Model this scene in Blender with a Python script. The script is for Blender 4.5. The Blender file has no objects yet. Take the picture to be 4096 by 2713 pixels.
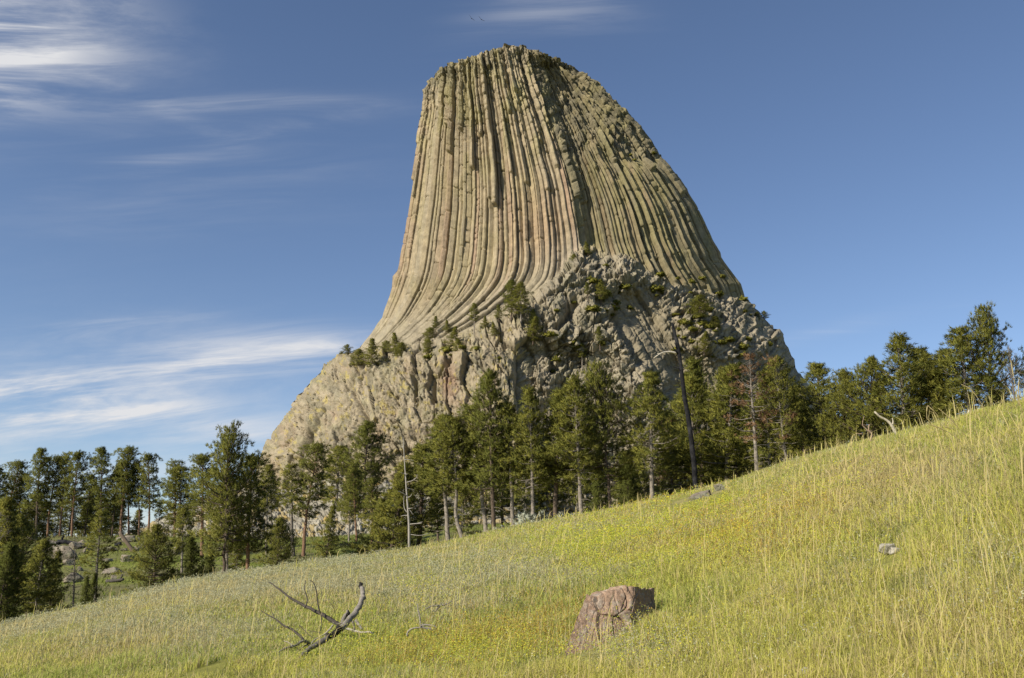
import bpy, math, random
import numpy as np
from math import radians, sin, cos, tan, pi
np.seterr(all='ignore')
R = np.random.default_rng(7)
random.seed(7)
scene = bpy.context.scene
COL = scene.collection

# ------------------------------------------------------------------ camera, sky, sun
F = 910.0; PITCH = radians(14.0); EYE = 1.6
cam = bpy.data.cameras.new('camera'); cam_o = bpy.data.objects.new('camera', cam)
COL.objects.link(cam_o); scene.camera = cam_o
cam.sensor_width = 36.0; cam.lens = F / 1024 * 36.0
cam.clip_start = 0.1; cam.clip_end = 20000
cam_o.location = (0, 0, EYE); cam_o.rotation_euler = (pi/2 + PITCH, 0, 0)
CP, SP = cos(PITCH), sin(PITCH)

SUN_AZ = radians(53)      # angle of the sun left of straight behind the camera
SUN_EL = radians(33)
sd = np.array([-sin(SUN_AZ)*cos(SUN_EL), -cos(SUN_AZ)*cos(SUN_EL), sin(SUN_EL)])
sl = bpy.data.lights.new('sun', 'SUN'); sl.energy = 5.0; sl.angle = radians(0.5); sl.color = (1.0, .90, .74)
so = bpy.data.objects.new('sun', sl); COL.objects.link(so); so.location = (0, 0, 300)
from mathutils import Vector
so.rotation_euler = Vector(-sd).to_track_quat('-Z', 'Y').to_euler()

scene.view_settings.view_transform = 'Standard'; scene.view_settings.look = 'None'
scene.view_settings.exposure = 0.34; scene.view_settings.gamma = 1.0
scene.cycles.max_bounces = 5; scene.cycles.diffuse_bounces = 3; scene.cycles.transmission_bounces = 3
scene.cycles.transparent_max_bounces = 8

def dirpx(u, v):
    xc = (np.asarray(u, float)-512)/F; up = (339-np.asarray(v, float))/F
    d = CP - SP*up
    return xc/d, (SP + CP*up)/d            # x/y , z/y
def P(u, v, Y):
    s, e = dirpx(u, v); return np.stack([s*Y, np.ones_like(s)*Y, EYE + e*Y], -1)
def proj(x, y, z):
    s = x/y; e = (z-EYE)/y
    dep = CP + SP*e; up = (e*CP - SP)/dep
    return 512 + F*s/dep, 339 - F*up

w = bpy.data.worlds.new('World'); scene.world = w; w.use_nodes = True
nt = w.node_tree; nt.nodes.clear(); N = nt.nodes.new; L = nt.links.new
sky = N('ShaderNodeTexSky'); sky.sky_type = 'NISHITA'; sky.sun_disc = False
sky.sun_elevation = SUN_EL; sky.sun_rotation = pi + SUN_AZ   # rotation is measured from +Y
sky.air_density = 1.0; sky.dust_density = 0.7; sky.ozone_density = 1.5; sky.altitude = 1200
geo = N('ShaderNodeNewGeometry')
def wm(op, a=None, b=None, c=None, clamp=False):
    n = N('ShaderNodeMath'); n.operation = op; n.use_clamp = clamp
    for i, q in enumerate((a, b, c)):
        if q is None: continue
        if isinstance(q, (int, float)): n.inputs[i].default_value = q
        else: L(q, n.inputs[i])
    return n.outputs[0]
tc = N('ShaderNodeTexCoord')
def wdot(vec):
    n = N('ShaderNodeVectorMath'); n.operation = 'DOT_PRODUCT'; L(tc.outputs['Generated'], n.inputs[0])
    n.inputs[1].default_value = tuple(vec); return n.outputs['Value']
def wnoise(a, b, fa, fb, off, det=5, rough=.6, dist=.8):
    cx = N('ShaderNodeCombineXYZ'); L(wm('MULTIPLY', a, fa), cx.inputs[0]); L(wm('MULTIPLY', b, fb), cx.inputs[1]); cx.inputs[2].default_value = off
    n = N('ShaderNodeTexNoise'); n.inputs['Scale'].default_value = 1.0; n.inputs['Detail'].default_value = det
    n.inputs['Roughness'].default_value = rough; n.inputs['Distortion'].default_value = dist
    L(cx.outputs[0], n.inputs['Vector']); return n.outputs[0]
# cirrus: (u, v, half length, half height in degrees-ish, tilt deg, strength, streak frequency)
CL = [(6, 36, 3.9, 3.0, 30, 1.15), (55, 8, 5.0, 3.1, 14, .35), (262, 104, 7.0, .5, 9, .20), (130, 92, 6.0, .5, -16, .12),
      (545, 4, 4.0, 1.3, 4, .28), (55, 336, 6.5, .8, 17, .38), (190, 345, 7, .9, 13, .28), (285, 353, 6.5, .9, 9, 1.0),
      (50, 404, 8.0, 1.5, 4, 1.5), (110, 380, 8.5, .7, 12, .35), (130, 432, 14, .9, 2, .42), (845, 326, 6, .45, 8, .14),
      (60, 470, 16, 1.8, 0, .3), (200, 150, 9, .6, 24, .12), (60, 520, 12, 1.3, 0, .5), (200, 175, 9, 3, 20, .10), (130, 400, 15, 4.0, 5, .25)]
s0, e0 = dirpx(150, 250); d0 = np.array([float(s0), 1, float(e0)]); d0 /= np.linalg.norm(d0)
r0 = np.cross(d0, [0, 0, 1]); r0 /= np.linalg.norm(r0); u0 = np.cross(r0, d0); t0_ = radians(11)
ga = wdot(r0*cos(t0_)+u0*sin(t0_)); gb = wdot(-r0*sin(t0_)+u0*cos(t0_))
NZ1 = wnoise(ga, gb, 4.0, 34.0, 3.1, det=9, rough=.62, dist=.6)
NZ2 = wnoise(ga, gb, 5.0, 17.0, 14.4, det=9, rough=.66, dist=.35)
tot = None
for i, (u, v, wa, wb, tl, st) in enumerate(CL):
    s, e = dirpx(u, v); d = np.array([float(s), 1, float(e)]); d /= np.linalg.norm(d)
    rt = np.cross(d, [0, 0, 1]); rt /= np.linalg.norm(rt); upv = np.cross(rt, d)
    t = radians(tl); A_ = rt*cos(t) + upv*sin(t); B_ = -rt*sin(t) + upv*cos(t)
    a = wdot(A_/tan(radians(wa))); b0 = wdot(B_/tan(radians(wb)))
    # bend the streak a little
    b = wm('ADD', b0, wm('MULTIPLY', wm('MULTIPLY', a, a), .35))
    front = wm('GREATER_THAN', wdot(d), .5)
    m = wm('EXPONENT', wm('MULTIPLY', wm('ADD', wm('MULTIPLY', a, a), wm('MULTIPLY', b, b)), -1.0))
    nz = NZ2 if wb > 3 else NZ1
    nz = wm('MULTIPLY', wm('SUBTRACT', nz, .36), 3.6, clamp=True); nz = wm('ADD', wm('MULTIPLY', wm('MULTIPLY', nz, nz), .75), wm('MULTIPLY', nz, .25))
    m = wm('MULTIPLY', wm('MULTIPLY', wm('MULTIPLY', m, nz), st), front)
    tot = m if tot is None else wm('ADD', tot, m)
tot = wm('MINIMUM', tot, .95)
skg = N('ShaderNodeHueSaturation'); skg.inputs['Saturation'].default_value = 1.0; skg.inputs['Value'].default_value = 1.0
L(sky.outputs[0], skg.inputs['Color'])
tint = N('ShaderNodeMix'); tint.data_type = 'RGBA'; tint.blend_type = 'MULTIPLY'; tint.inputs[0].default_value = 1
L(skg.outputs[0], tint.inputs[6]); tint.inputs[7].default_value = (.84, .85, .91, 1)
mx = N('ShaderNodeMix'); mx.data_type = 'RGBA'; L(tot, mx.inputs[0]); L(tint.outputs[2], mx.inputs[6])
mx.inputs[7].default_value = (5.6, 5.6, 5.7, 1)
bg = N('ShaderNodeBackground'); L(mx.outputs[2], bg.inputs[0]); bg.inputs[1].default_value = 0.11
wo = N('ShaderNodeOutputWorld'); L(bg.outputs[0], wo.inputs[0])

# ------------------------------------------------------------------ numpy noise
def h3(ix, iy, iz, seed=0):
    ix = ix.astype(np.int64); iy = np.asarray(iy).astype(np.int64); iz = np.asarray(iz).astype(np.int64)
    n = (ix*374761393 + iy*668265263 + iz*2147483647 + seed*1274126177) & 0xffffffff
    n = ((n ^ (n >> 13))*1274126177) & 0xffffffff
    n = ((n ^ (n >> 16))*2246822519) & 0xffffffff
    return ((n ^ (n >> 15)) & 0xffffff)/float(0x1000000)
def noise3(x, y, z, seed=0):
    fx, fy, fz = np.floor(x), np.floor(y), np.floor(z)
    tx, ty, tz = x-fx, y-fy, z-fz
    tx = tx*tx*(3-2*tx); ty = ty*ty*(3-2*ty); tz = tz*tz*(3-2*tz); r = 0
    for a in (0, 1):
        for b in (0, 1):
            for c in (0, 1):
                r = r + h3(fx+a, fy+b, fz+c, seed)*(tx if a else 1-tx)*(ty if b else 1-ty)*(tz if c else 1-tz)
    return r*2-1
def noise2(x, y, seed=0):
    fx, fy = np.floor(x), np.floor(y); tx, ty = x-fx, y-fy
    tx = tx*tx*(3-2*tx); ty = ty*ty*(3-2*ty); r = 0; z = np.zeros_like(fx)
    for a in (0, 1):
        for b in (0, 1):
            r = r + h3(fx+a, fy+b, z, seed)*(tx if a else 1-tx)*(ty if b else 1-ty)
    return r*2-1
def fbm2(x, y, o=4, seed=0):
    r = 0; a = .5
    for i in range(o): r = r + a*noise2(x*2**i, y*2**i, seed+i*17); a *= .5
    return r
def voro2(x, y, seed=0, jit=.9):
    fx, fy = np.floor(x), np.floor(y)
    F1 = np.full(x.shape, 9.); F2 = F1.copy(); cid = np.zeros(x.shape); dx = np.zeros(x.shape); dy = np.zeros(x.shape); z = np.zeros_like(fx)
    for a in (-1, 0, 1):
        for b in (-1, 0, 1):
            cx, cy = fx+a, fy+b
            px = cx + .5 + (h3(cx, cy, z, seed)-.5)*jit; py = cy + .5 + (h3(cx, cy, z, seed+1)-.5)*jit
            ex, ey = x-px, y-py; d = np.hypot(ex, ey)
            k = d < F1
            F2 = np.where(k, F1, np.minimum(F2, d)); F1 = np.where(k, d, F1)
            cid = np.where(k, h3(cx, cy, z, seed+2), cid); dx = np.where(k, ex, dx); dy = np.where(k, ey, dy)
    return F1, F2, cid, dx, dy
def ss(a, b, x):
    t = np.clip((x-a)/(b-a), 0, 1); return t*t*(3-2*t)
def I(x, t):            # piecewise-linear table [(x, value), ...]
    t = np.array(t, float); return np.interp(x, t[:, 0], t[:, 1])

# ------------------------------------------------------------------ mesh helpers
def mesh_np(name, V, Fc, mat, col=None, smooth=True, parent=None, link=True):
    V = np.asarray(V, np.float32).reshape(-1, 3); Fc = np.asarray(Fc, np.int32); n, k = Fc.shape
    me = bpy.data.meshes.new(name)
    me.vertices.add(len(V)); me.vertices.foreach_set('co', V.ravel())
    me.loops.add(n*k); me.loops.foreach_set('vertex_index', Fc.ravel())
    me.polygons.add(n); me.polygons.foreach_set('loop_start', np.arange(0, n*k, k, dtype=np.int32))
    me.polygons.foreach_set('use_smooth', np.full(n, smooth))
    me.update(calc_edges=True)
    if col is not None:
        ca = me.color_attributes.new('Col', 'FLOAT_COLOR', 'POINT')
        c4 = np.ones((len(V), 4), np.float32); c4[:, :3] = col; ca.data.foreach_set('color', c4.ravel())
    if mat: me.materials.append(mat)
    o = bpy.data.objects.new(name, me)
    if link: COL.objects.link(o)
    if parent: o.parent = parent
    return o
def tag(o, label=None, cat=None, group=None, kind=None):
    if label: o['label'] = label
    if cat: o['category'] = cat
    if group: o['group'] = group
    if kind: o['kind'] = kind
    return o
def empty(name, loc=(0, 0, 0)):
    o = bpy.data.objects.new(name, None); o.location = loc; o.empty_display_size = .3; COL.objects.link(o); return o
def grid_faces(nr, nc):
    i = np.arange(nr-1)[:, None]*nc + np.arange(nc-1)[None, :]
    return np.stack([i, i+1, i+nc+1, i+nc], -1).reshape(-1, 4)
class MB:
    def __init__(s): s.V = []; s.F = []; s.C = []; s.n = 0
    def add(s, V, Fc, c=(1, 1, 1)):
        V = np.asarray(V, float); s.V.append(V); s.F.append(np.asarray(Fc)+s.n); s.n += len(V)
        s.C.append(np.broadcast_to(np.asarray(c, float), V.shape).copy())
    def tube(s, pts, rad, sides=7, c=(1, 1, 1), bump=0.0, cap=True):
        pts = np.asarray(pts, float); m = len(pts); rad = np.broadcast_to(np.asarray(rad, float), (m,))
        T = np.gradient(pts, axis=0); T /= np.linalg.norm(T, axis=1)[:, None]+1e-9
        up = np.array([.13, .97, .2]) if abs(T[0][1]) < .9 else np.array([1., 0, 0])
        A = np.cross(T, up); A /= np.linalg.norm(A, axis=1)[:, None]+1e-9; B = np.cross(T, A)
        an = np.linspace(0, 2*pi, sides, endpoint=False)
        rr = rad[:, None]*np.ones((m, sides))
        if bump: rr = rr*(1+bump*R.uniform(-1, 1, (m, sides)))
        V = pts[:, None] + rr[..., None]*(A[:, None]*np.cos(an)[None, :, None] + B[:, None]*np.sin(an)[None, :, None])
        q = []
        for i in range(m-1):
            for j in range(sides):
                a = i*sides+j; b = i*sides+(j+1) % sides; q.append((a, b, b+sides, a+sides))
        V = V.reshape(-1, 3); cc = np.broadcast_to(np.asarray(c, float), (3,)) if np.ndim(c) == 1 else np.repeat(c, sides, 0)
        if cap:
            V = np.vstack([V, pts[0], pts[-1]]); n0 = m*sides
            for j in range(0, sides-1, 2):
                q.append((n0, (j+1) % sides, j, n0) if False else (n0, (j+2) % sides, (j+1) % sides, j))
                e = (m-1)*sides; q.append((n0+1, e+j, e+(j+1) % sides, e+(j+2) % sides))
            if np.ndim(cc) == 2: cc = np.vstack([cc, cc[:1], cc[-1:]])
        s.add(V, q, cc)
    def build(s, name, mat, parent=None, smooth=True):
        return mesh_np(name, np.vstack(s.V), np.vstack(s.F), mat, np.vstack(s.C), smooth, parent)
def smooth_path(pts, n):
    pts = np.asarray(pts, float); m = len(pts)
    if m < 3: return np.array([pts[0] + (pts[-1]-pts[0])*t for t in np.linspace(0, 1, n)])
    t = np.linspace(0, m-1, n); out = []
    pp = np.vstack([2*pts[0]-pts[1], pts, 2*pts[-1]-pts[-2]])
    for q in t:
        i = min(int(q), m-2); f = q-i; a, b, c, d = pp[i], pp[i+1], pp[i+2], pp[i+3]
        out.append(.5*((2*b)+(c-a)*f+(2*a-5*b+4*c-d)*f*f+(3*b-a-3*c+d)*f**3))
    return np.array(out)

# ------------------------------------------------------------------ materials
def material(name, base=None, rough=.9, trans=0.0, nscale=0, namt=0, bump=0, bscale=5, spec=.2, second=None):
    m = bpy.data.materials.new(name); m.use_nodes = True; t = m.node_tree; t.nodes.clear(); n = t.nodes.new; l = t.links.new
    out = n('ShaderNodeOutputMaterial'); bs = n('ShaderNodeBsdfPrincipled')
    bs.inputs['Roughness'].default_value = rough; bs.inputs['Specular IOR Level'].default_value = spec
    if base is None:
        a = n('ShaderNodeAttribute'); a.attribute_name = 'Col'; c = a.outputs['Color']
    else:
        a = n('ShaderNodeRGB'); a.outputs[0].default_value = (*base, 1); c = a.outputs[0]
    tcn = n('ShaderNodeTexCoord')
    if namt:
        no = n('ShaderNodeTexNoise'); no.inputs['Scale'].default_value = nscale; no.inputs['Detail'].default_value = 7; no.inputs['Roughness'].default_value = .65
        l(tcn.outputs['Object'], no.inputs['Vector'])
        mr = n('ShaderNodeMapRange'); mr.inputs[1].default_value = .3; mr.inputs[2].default_value = .7
        mr.inputs[3].default_value = 1-namt; mr.inputs[4].default_value = 1+namt; l(no.outputs[0], mr.inputs[0])
        if second:
            m2 = n('ShaderNodeMix'); m2.data_type = 'RGBA'; l(c, m2.inputs[6]); m2.inputs[7].default_value = (*second, 1)
            n2 = n('ShaderNodeTexNoise'); n2.inputs['Scale'].default_value = nscale*.37; n2.inputs['Detail'].default_value = 5; l(tcn.outputs['Object'], n2.inputs['Vector'])
            r2 = n('ShaderNodeMapRange'); r2.inputs[1].default_value = .5; r2.inputs[2].default_value = .62; l(n2.outputs[0], r2.inputs[0]); l(r2.outputs[0], m2.inputs[0]); c = m2.outputs[2]
        vm = n('ShaderNodeVectorMath'); vm.operation = 'SCALE'; l(c, vm.inputs[0]); l(mr.outputs[0], vm.inputs['Scale']); c = vm.outputs[0]
    l(c, bs.inputs['Base Color'])
    if bump:
        nb = n('ShaderNodeTexNoise'); nb.inputs['Scale'].default_value = bscale; nb.inputs['Detail'].default_value = 8; nb.inputs['Roughness'].default_value = .7
        l(tcn.outputs['Object'], nb.inputs['Vector']); b = n('ShaderNodeBump'); b.inputs['Strength'].default_value = bump; b.inputs['Distance'].default_value = 1/bscale
        l(nb.outputs[0], b.inputs['Height']); l(b.outputs[0], bs.inputs['Normal'])
    sh = bs.outputs[0]
    if trans:
        tr = n('ShaderNodeBsdfTranslucent'); l(c, tr.inputs[0]); mxs = n('ShaderNodeMixShader'); mxs.inputs[0].default_value = trans
        l(sh, mxs.inputs[1]); l(tr.outputs[0], mxs.inputs[2]); sh = mxs.outputs[0]
    l(sh, out.inputs[0]); return m
M_rock = material('columnar_stone', None, .95, nscale=.35, namt=.22, bump=.5, bscale=.8)
M_talus = material('talus_stone', None, .95, nscale=.8, namt=.2, bump=.5, bscale=2)
M_needle = material('pine_needles', None, .7, trans=.25, spec=.15)
M_leaf = material('shrub_leaves', None, .7, trans=.2, spec=.15)
M_bark = material('pine_bark', None, .95, nscale=6, namt=.35, bump=.6, bscale=14)
M_char = material('charred_wood', (.012, .012, .014), .9, nscale=5, namt=.5, bump=.8, bscale=12, spec=.2, second=(.03, .03, .033))
M_grey = material('weathered_wood', None, .9, nscale=14, namt=.3, bump=.5, bscale=30)
M_grass = material('grass_blades', None, .7, trans=.38, spec=.15)
M_flower = material('flower_petals', None, .7, trans=.3, spec=.1)
M_ground = material('meadow_soil', None, 1, nscale=1.5, namt=.3, bump=.5, bscale=8)
M_boulder = material('boulder_stone', (.24, .205, .16), .95, nscale=3, namt=.35, bump=.7, bscale=6, second=(.19, .185, .13))
M_pink = material('pink_granular_stone', (.32, .222, .155), .95, nscale=26, namt=.38, bump=.9, bscale=40, second=(.33, .27, .21))
M_pale = material('pale_stone', (.38, .355, .29), .9, nscale=12, namt=.2, bump=.5, bscale=20)

# ------------------------------------------------------------------ terrain
CREST_V = [(-200, 664), (-100, 643), (0, 624), (50, 612), (100, 601), (150, 588), (200, 577), (250, 569), (330, 558), (400, 549), (450, 540), (520, 524), (600, 510),
           (690, 490), (740, 477), (780, 463), (830, 448), (880, 436), (930, 425), (980, 411), (1024, 402), (1124, 378), (1224, 350)]
_u = np.array([c[0] for c in CREST_V], float); _v = np.array([c[1]+1.5 for c in CREST_V], float)
CS, CE = dirpx(_u, _v)
YC = lambda s: I(s, [(-.75, 50), (-.5, 50), (-.2, 58), (0, 60), (.2, 56), (.35, 44), (.5, 30), (.6, 26), (.8, 25)])
PA, PB = .205, .075
Q = .010
def kslope(s):
    e = np.interp(s, CS, CE); yc = YC(s); y0 = yc-8
    yy = y0 + np.linspace(0, 40, 200).reshape((-1,)+(1,)*np.ndim(s))
    off = ((-EYE - Q*(yy-y0)**2)/yy).max(0)
    return e - off
_ss = np.linspace(-.85, .85, 400); _kk = kslope(_ss)
V2 = [(-200, 552), (-100, 545), (0, 540), (60, 537), (130, 536), (200, 537), (260, 540), (330, 537), (400, 532), (450, 526), (520, 524), (700, 512), (850, 485), (1024, 455), (1200, 430)]
_u2 = np.array([c[0] for c in V2], float); S2, E2 = dirpx(_u2, np.array([c[1] for c in V2], float)+1.0)
Y2 = 150.0
def G(x, y):
    x = np.asarray(x, float); y = np.asarray(y, float)
    ys = np.maximum(y, .5); s = np.clip(x/ys, -.85, .85)
    k = np.interp(s, _ss, _kk); yc = YC(s); y0 = yc-8
    wn = ss(2, 9, y)
    def near(yy): return PB*yy + PA*s*yy + (k-PB-PA*s)*yy
    plane = PB*y + PA*np.clip(x, -60, 60)
    nr = plane*(1-wn) + near(np.minimum(ys, y0+40))*wn
    over = np.clip(ys-y0, 0, 24)
    crest = np.where(ys > y0, near(y0) + k*over - Q*over**2, nr)
    zc = near(yc)-2.4
    z2 = EYE + np.interp(s, S2, E2)*Y2
    f = ss(0, 1, (ys-yc-6)/(Y2-yc-6))
    far = zc + (z2-zc)*f
    beyond = np.clip(ys-Y2, 0, 400)
    fall = ss(-.27, -.36, s)*.11*beyond + .01*beyond
    far = np.where(ys > Y2, z2 - fall, far)
    wf = ss(0, 14, ys-yc)
    g = crest*(1-wf) + far*wf
    bump = .10*noise2(x*.35+3, y*.35, 5) + .05*noise2(x*1.3, y*1.3, 6)
    g = g + bump*np.clip(ys/12, .15, 1)*(1-ss(yc-14, yc-4, ys)) + (.35*noise2(x*.12, y*.12, 8)+.12*noise2(x*.6, y*.6, 9))*ss(yc+10, yc+25, ys)*(1-ss(120, 150, ys))
    return g
def hit(u, v, ymin=3., ymax=260.):
    s, e = dirpx(u, v); s = float(s); e = float(e)
    yy = np.arange(ymin, ymax, .1); z = EYE+e*yy; g = G(s*yy, yy)
    k = np.argmax(z <= g)
    return (yy[k] if (z <= g).any() else ymax), s
def IS(x, t, w=16.):
    t = np.array(t, float); g = np.arange(t[0, 0]-60, t[-1, 0]+60, 1.0); y = np.interp(g, t[:, 0], t[:, 1])
    n = int(w); y[0:n] = y[0:n]; k = np.hanning(2*n+1); k /= k.sum(); yp = np.pad(y, n, mode='edge'); y = np.convolve(yp, k, 'valid')
    return np.interp(x, g, y)
# ground sheet: one polar sheet, fine near the camera, to the horizon
rr = np.concatenate([np.linspace(.0, 3, 12), np.exp(np.linspace(math.log(3.2), math.log(170), 330)), np.exp(np.linspace(math.log(178), math.log(9000), 60))])
aa = np.concatenate([np.linspace(-pi, -.75, 40)[:-1], np.linspace(-.75, .75, 520), np.linspace(.75, pi, 40)[1:]])
RR, AA = np.meshgrid(rr, aa, indexing='ij')
GX = RR*np.sin(AA); GY = RR*np.cos(AA); GZ = G(GX, GY)
GZ = np.where(RR > 600, GZ*(1-ss(600, 2000, RR)) - 40*ss(600, 2000, RR), GZ)
gc = np.zeros(GX.shape+(3,))
mixn = ss(-.2, .3, fbm2(GX*.15, GY*.15, 4, 3))[..., None]
gc = np.array([.22, .22, .05])*(1-mixn) + np.array([.27, .24, .10])*mixn
far_w = ss(0, 12, GY-YC(np.clip(GX/np.maximum(GY, .5), -.8, .8))-4)[..., None]
kn = ss(-.25, .25, fbm2(GX*.09, GY*.2, 4, 13))[..., None]
gc = gc*(1-far_w) + far_w*(np.array([.16, .185, .035])*(1-kn)+np.array([.13, .125, .055])*kn)
ground = mesh_np('ground', np.stack([GX, GY, GZ], -1).reshape(-1, 3), grid_faces(len(rr), len(aa))[:, ::-1], M_ground, gc.reshape(-1, 3))
tag(ground, 'grassy hillside rising to the right with a green knoll behind it', kind='structure')

# ------------------------------------------------------------------ the rock tower
k_ = 2.3115
def T(l): return [(a/k_, b/k_) for a, b in l]
def TV(l): return [(b/k_, a/k_) for a, b in l]      # table keyed by v, giving u
LEFT = TV([(996, 100), (995, 190), (988, 212), (985, 260), (975, 310), (966, 370), (955, 440), (945, 500), (935, 560), (927, 600), (922, 628), (911, 640), (909, 665), (903, 690), (885, 735), (860, 772),
           (834, 806), (795, 825), (772, 834), (745, 858), (715, 890), (690, 915), (675, 945), (650, 975), (628, 1005), (612, 1035), (600, 1065), (592, 1100), (585, 1150), (570, 1330)])
RIGHT = TV([(1322, 100), (1325, 163), (1360, 178), (1390, 205), (1420, 235), (1450, 265), (1480, 295), (1510, 335), (1530, 370), (1548, 384), (1565, 405), (1590, 440), (1612, 475), (1632, 515),
            (1650, 555), (1667, 582), (1670, 595), (1692, 625), (1715, 655), (1724, 685), (1742, 710), (1762, 735), (1785, 755), (1808, 782), (1822, 805), (1832, 830), (1837, 850), (1875, 900), (1930, 990), (1990, 1330)])
RIM = T([(990, 195), (995, 188), (1012, 166), (1040, 150), (1100, 130), (1140, 116), (1165, 108), (1185, 105), (1220, 112), (1260, 126), (1300, 145), (1325, 163), (1335, 168)])
ARETE = TV([(1205, 60), (1215, 105), (1225, 150), (1240, 200), (1262, 260), (1288, 330), (1310, 400), (1325, 460), (1335, 520), (1341, 570), (1344, 605), (1335, 645), (1290, 685), (1228, 722), (1150, 760), (1070, 800), (985, 840)])
ARETE_R = TV([(1205, 60), (1215, 105), (1225, 150), (1240, 200), (1262, 260), (1288, 330), (1310, 400), (1325, 460), (1335, 520), (1341, 570), (1360, 640), (1400, 720), (1450, 800), (1480, 900), (1500, 1330)])
YT = 480.
DEP = [(40, 36), (80, 40), (160, 52), (245, 66), (300, 82), (350, 104), (420, 122), (480, 134), (575, 150)]
def tower_depth(u, v):
    """distance ahead of the camera of the rock face seen at (u, v)"""
    l = I(v, LEFT); r = I(v, RIGHT); t = np.clip((u-l)/(r-l)*2-1, -1, 1)
    D = I(v, DEP)
    sh = np.where(t < 0, (1-np.abs(t)**2.2)**(1/1.7), (1-np.abs(t)**1.9)**(1/1.5))
    Y = YT - D*sh
    ud, vd = u*k_, v*k_
    edge = (1-np.abs(t)**6)
    A = IS(v, ARETE_R)*k_
    # recess right of the arete
    q = (ud-A)
    rec = 9*ss(0, 30, q)*(1-ss(40, 230, q))*(1-ss(560, 640, vd))*ss(110, 190, vd)
    # upper right shoulder: lower second tier of columns stands forward of the weathered rim
    tier = I(u, T([(1290, 420), (1340, 360), (1385, 312), (1420, 325), (1480, 362), (1540, 382), (1600, 430), (1900, 900)]))*k_
    fw = 9*ss(-6, 14, vd-tier)*ss(20, 90, q)*(1-ss(560, 700, vd))
    # rubble apron below the right columns
    rb = I(u, T([(1330, 560), (1345, 572), (1400, 592), (1450, 602), (1520, 636), (1600, 668), (1680, 692), (1730, 702), (1800, 730)]))*k_
    ap = 11*ss(-30, 95, vd-rb)*ss(1290, 1400, ud)
    # ledge below the left columns
    lb = I(u, T([(700, 800), (830, 812), (900, 803), (960, 790), (1050, 775), (1130, 742), (1200, 702), (1250, 668), (1300, 622), (1345, 575), (1360, 560)]))*k_
    led = 15*ss(-6, 34, vd-lb)*(1-ss(1290, 1400, ud))
    # the prow of the base cliff and the gully right of it
    pr = 1192 + .03*(vd-780)
    prow = 13*ss(0, 42, ud-pr)*(1-ss(110, 300, ud-pr))*ss(760, 830, vd)
    bulge = 6*np.exp(-((ud-1150)/70)**2)*ss(760, 850, vd)
    # dark bay
    bc = I(v, TV([(1420, 600), (1440, 660), (1475, 740), (1530, 810), (1580, 880), (1600, 1000)]))*k_
    bay = 17*np.exp(-(np.clip(ud-bc, -400, 0)/60)**2)*np.exp(-(np.clip(ud-bc, 0, 400)/95)**2)*ss(630, 740, vd)*(1-ss(900, 1040, vd))
    # buttress between
    but = 4*np.exp(-((ud-(bc-75))/50)**2)*ss(600, 720, vd)
    und = 5*fbm2(ud/90, vd/120, 3, 31)
    return Y + edge*(rec - fw - ap - led + prow - bulge + bay - but + und*.8)

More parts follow.
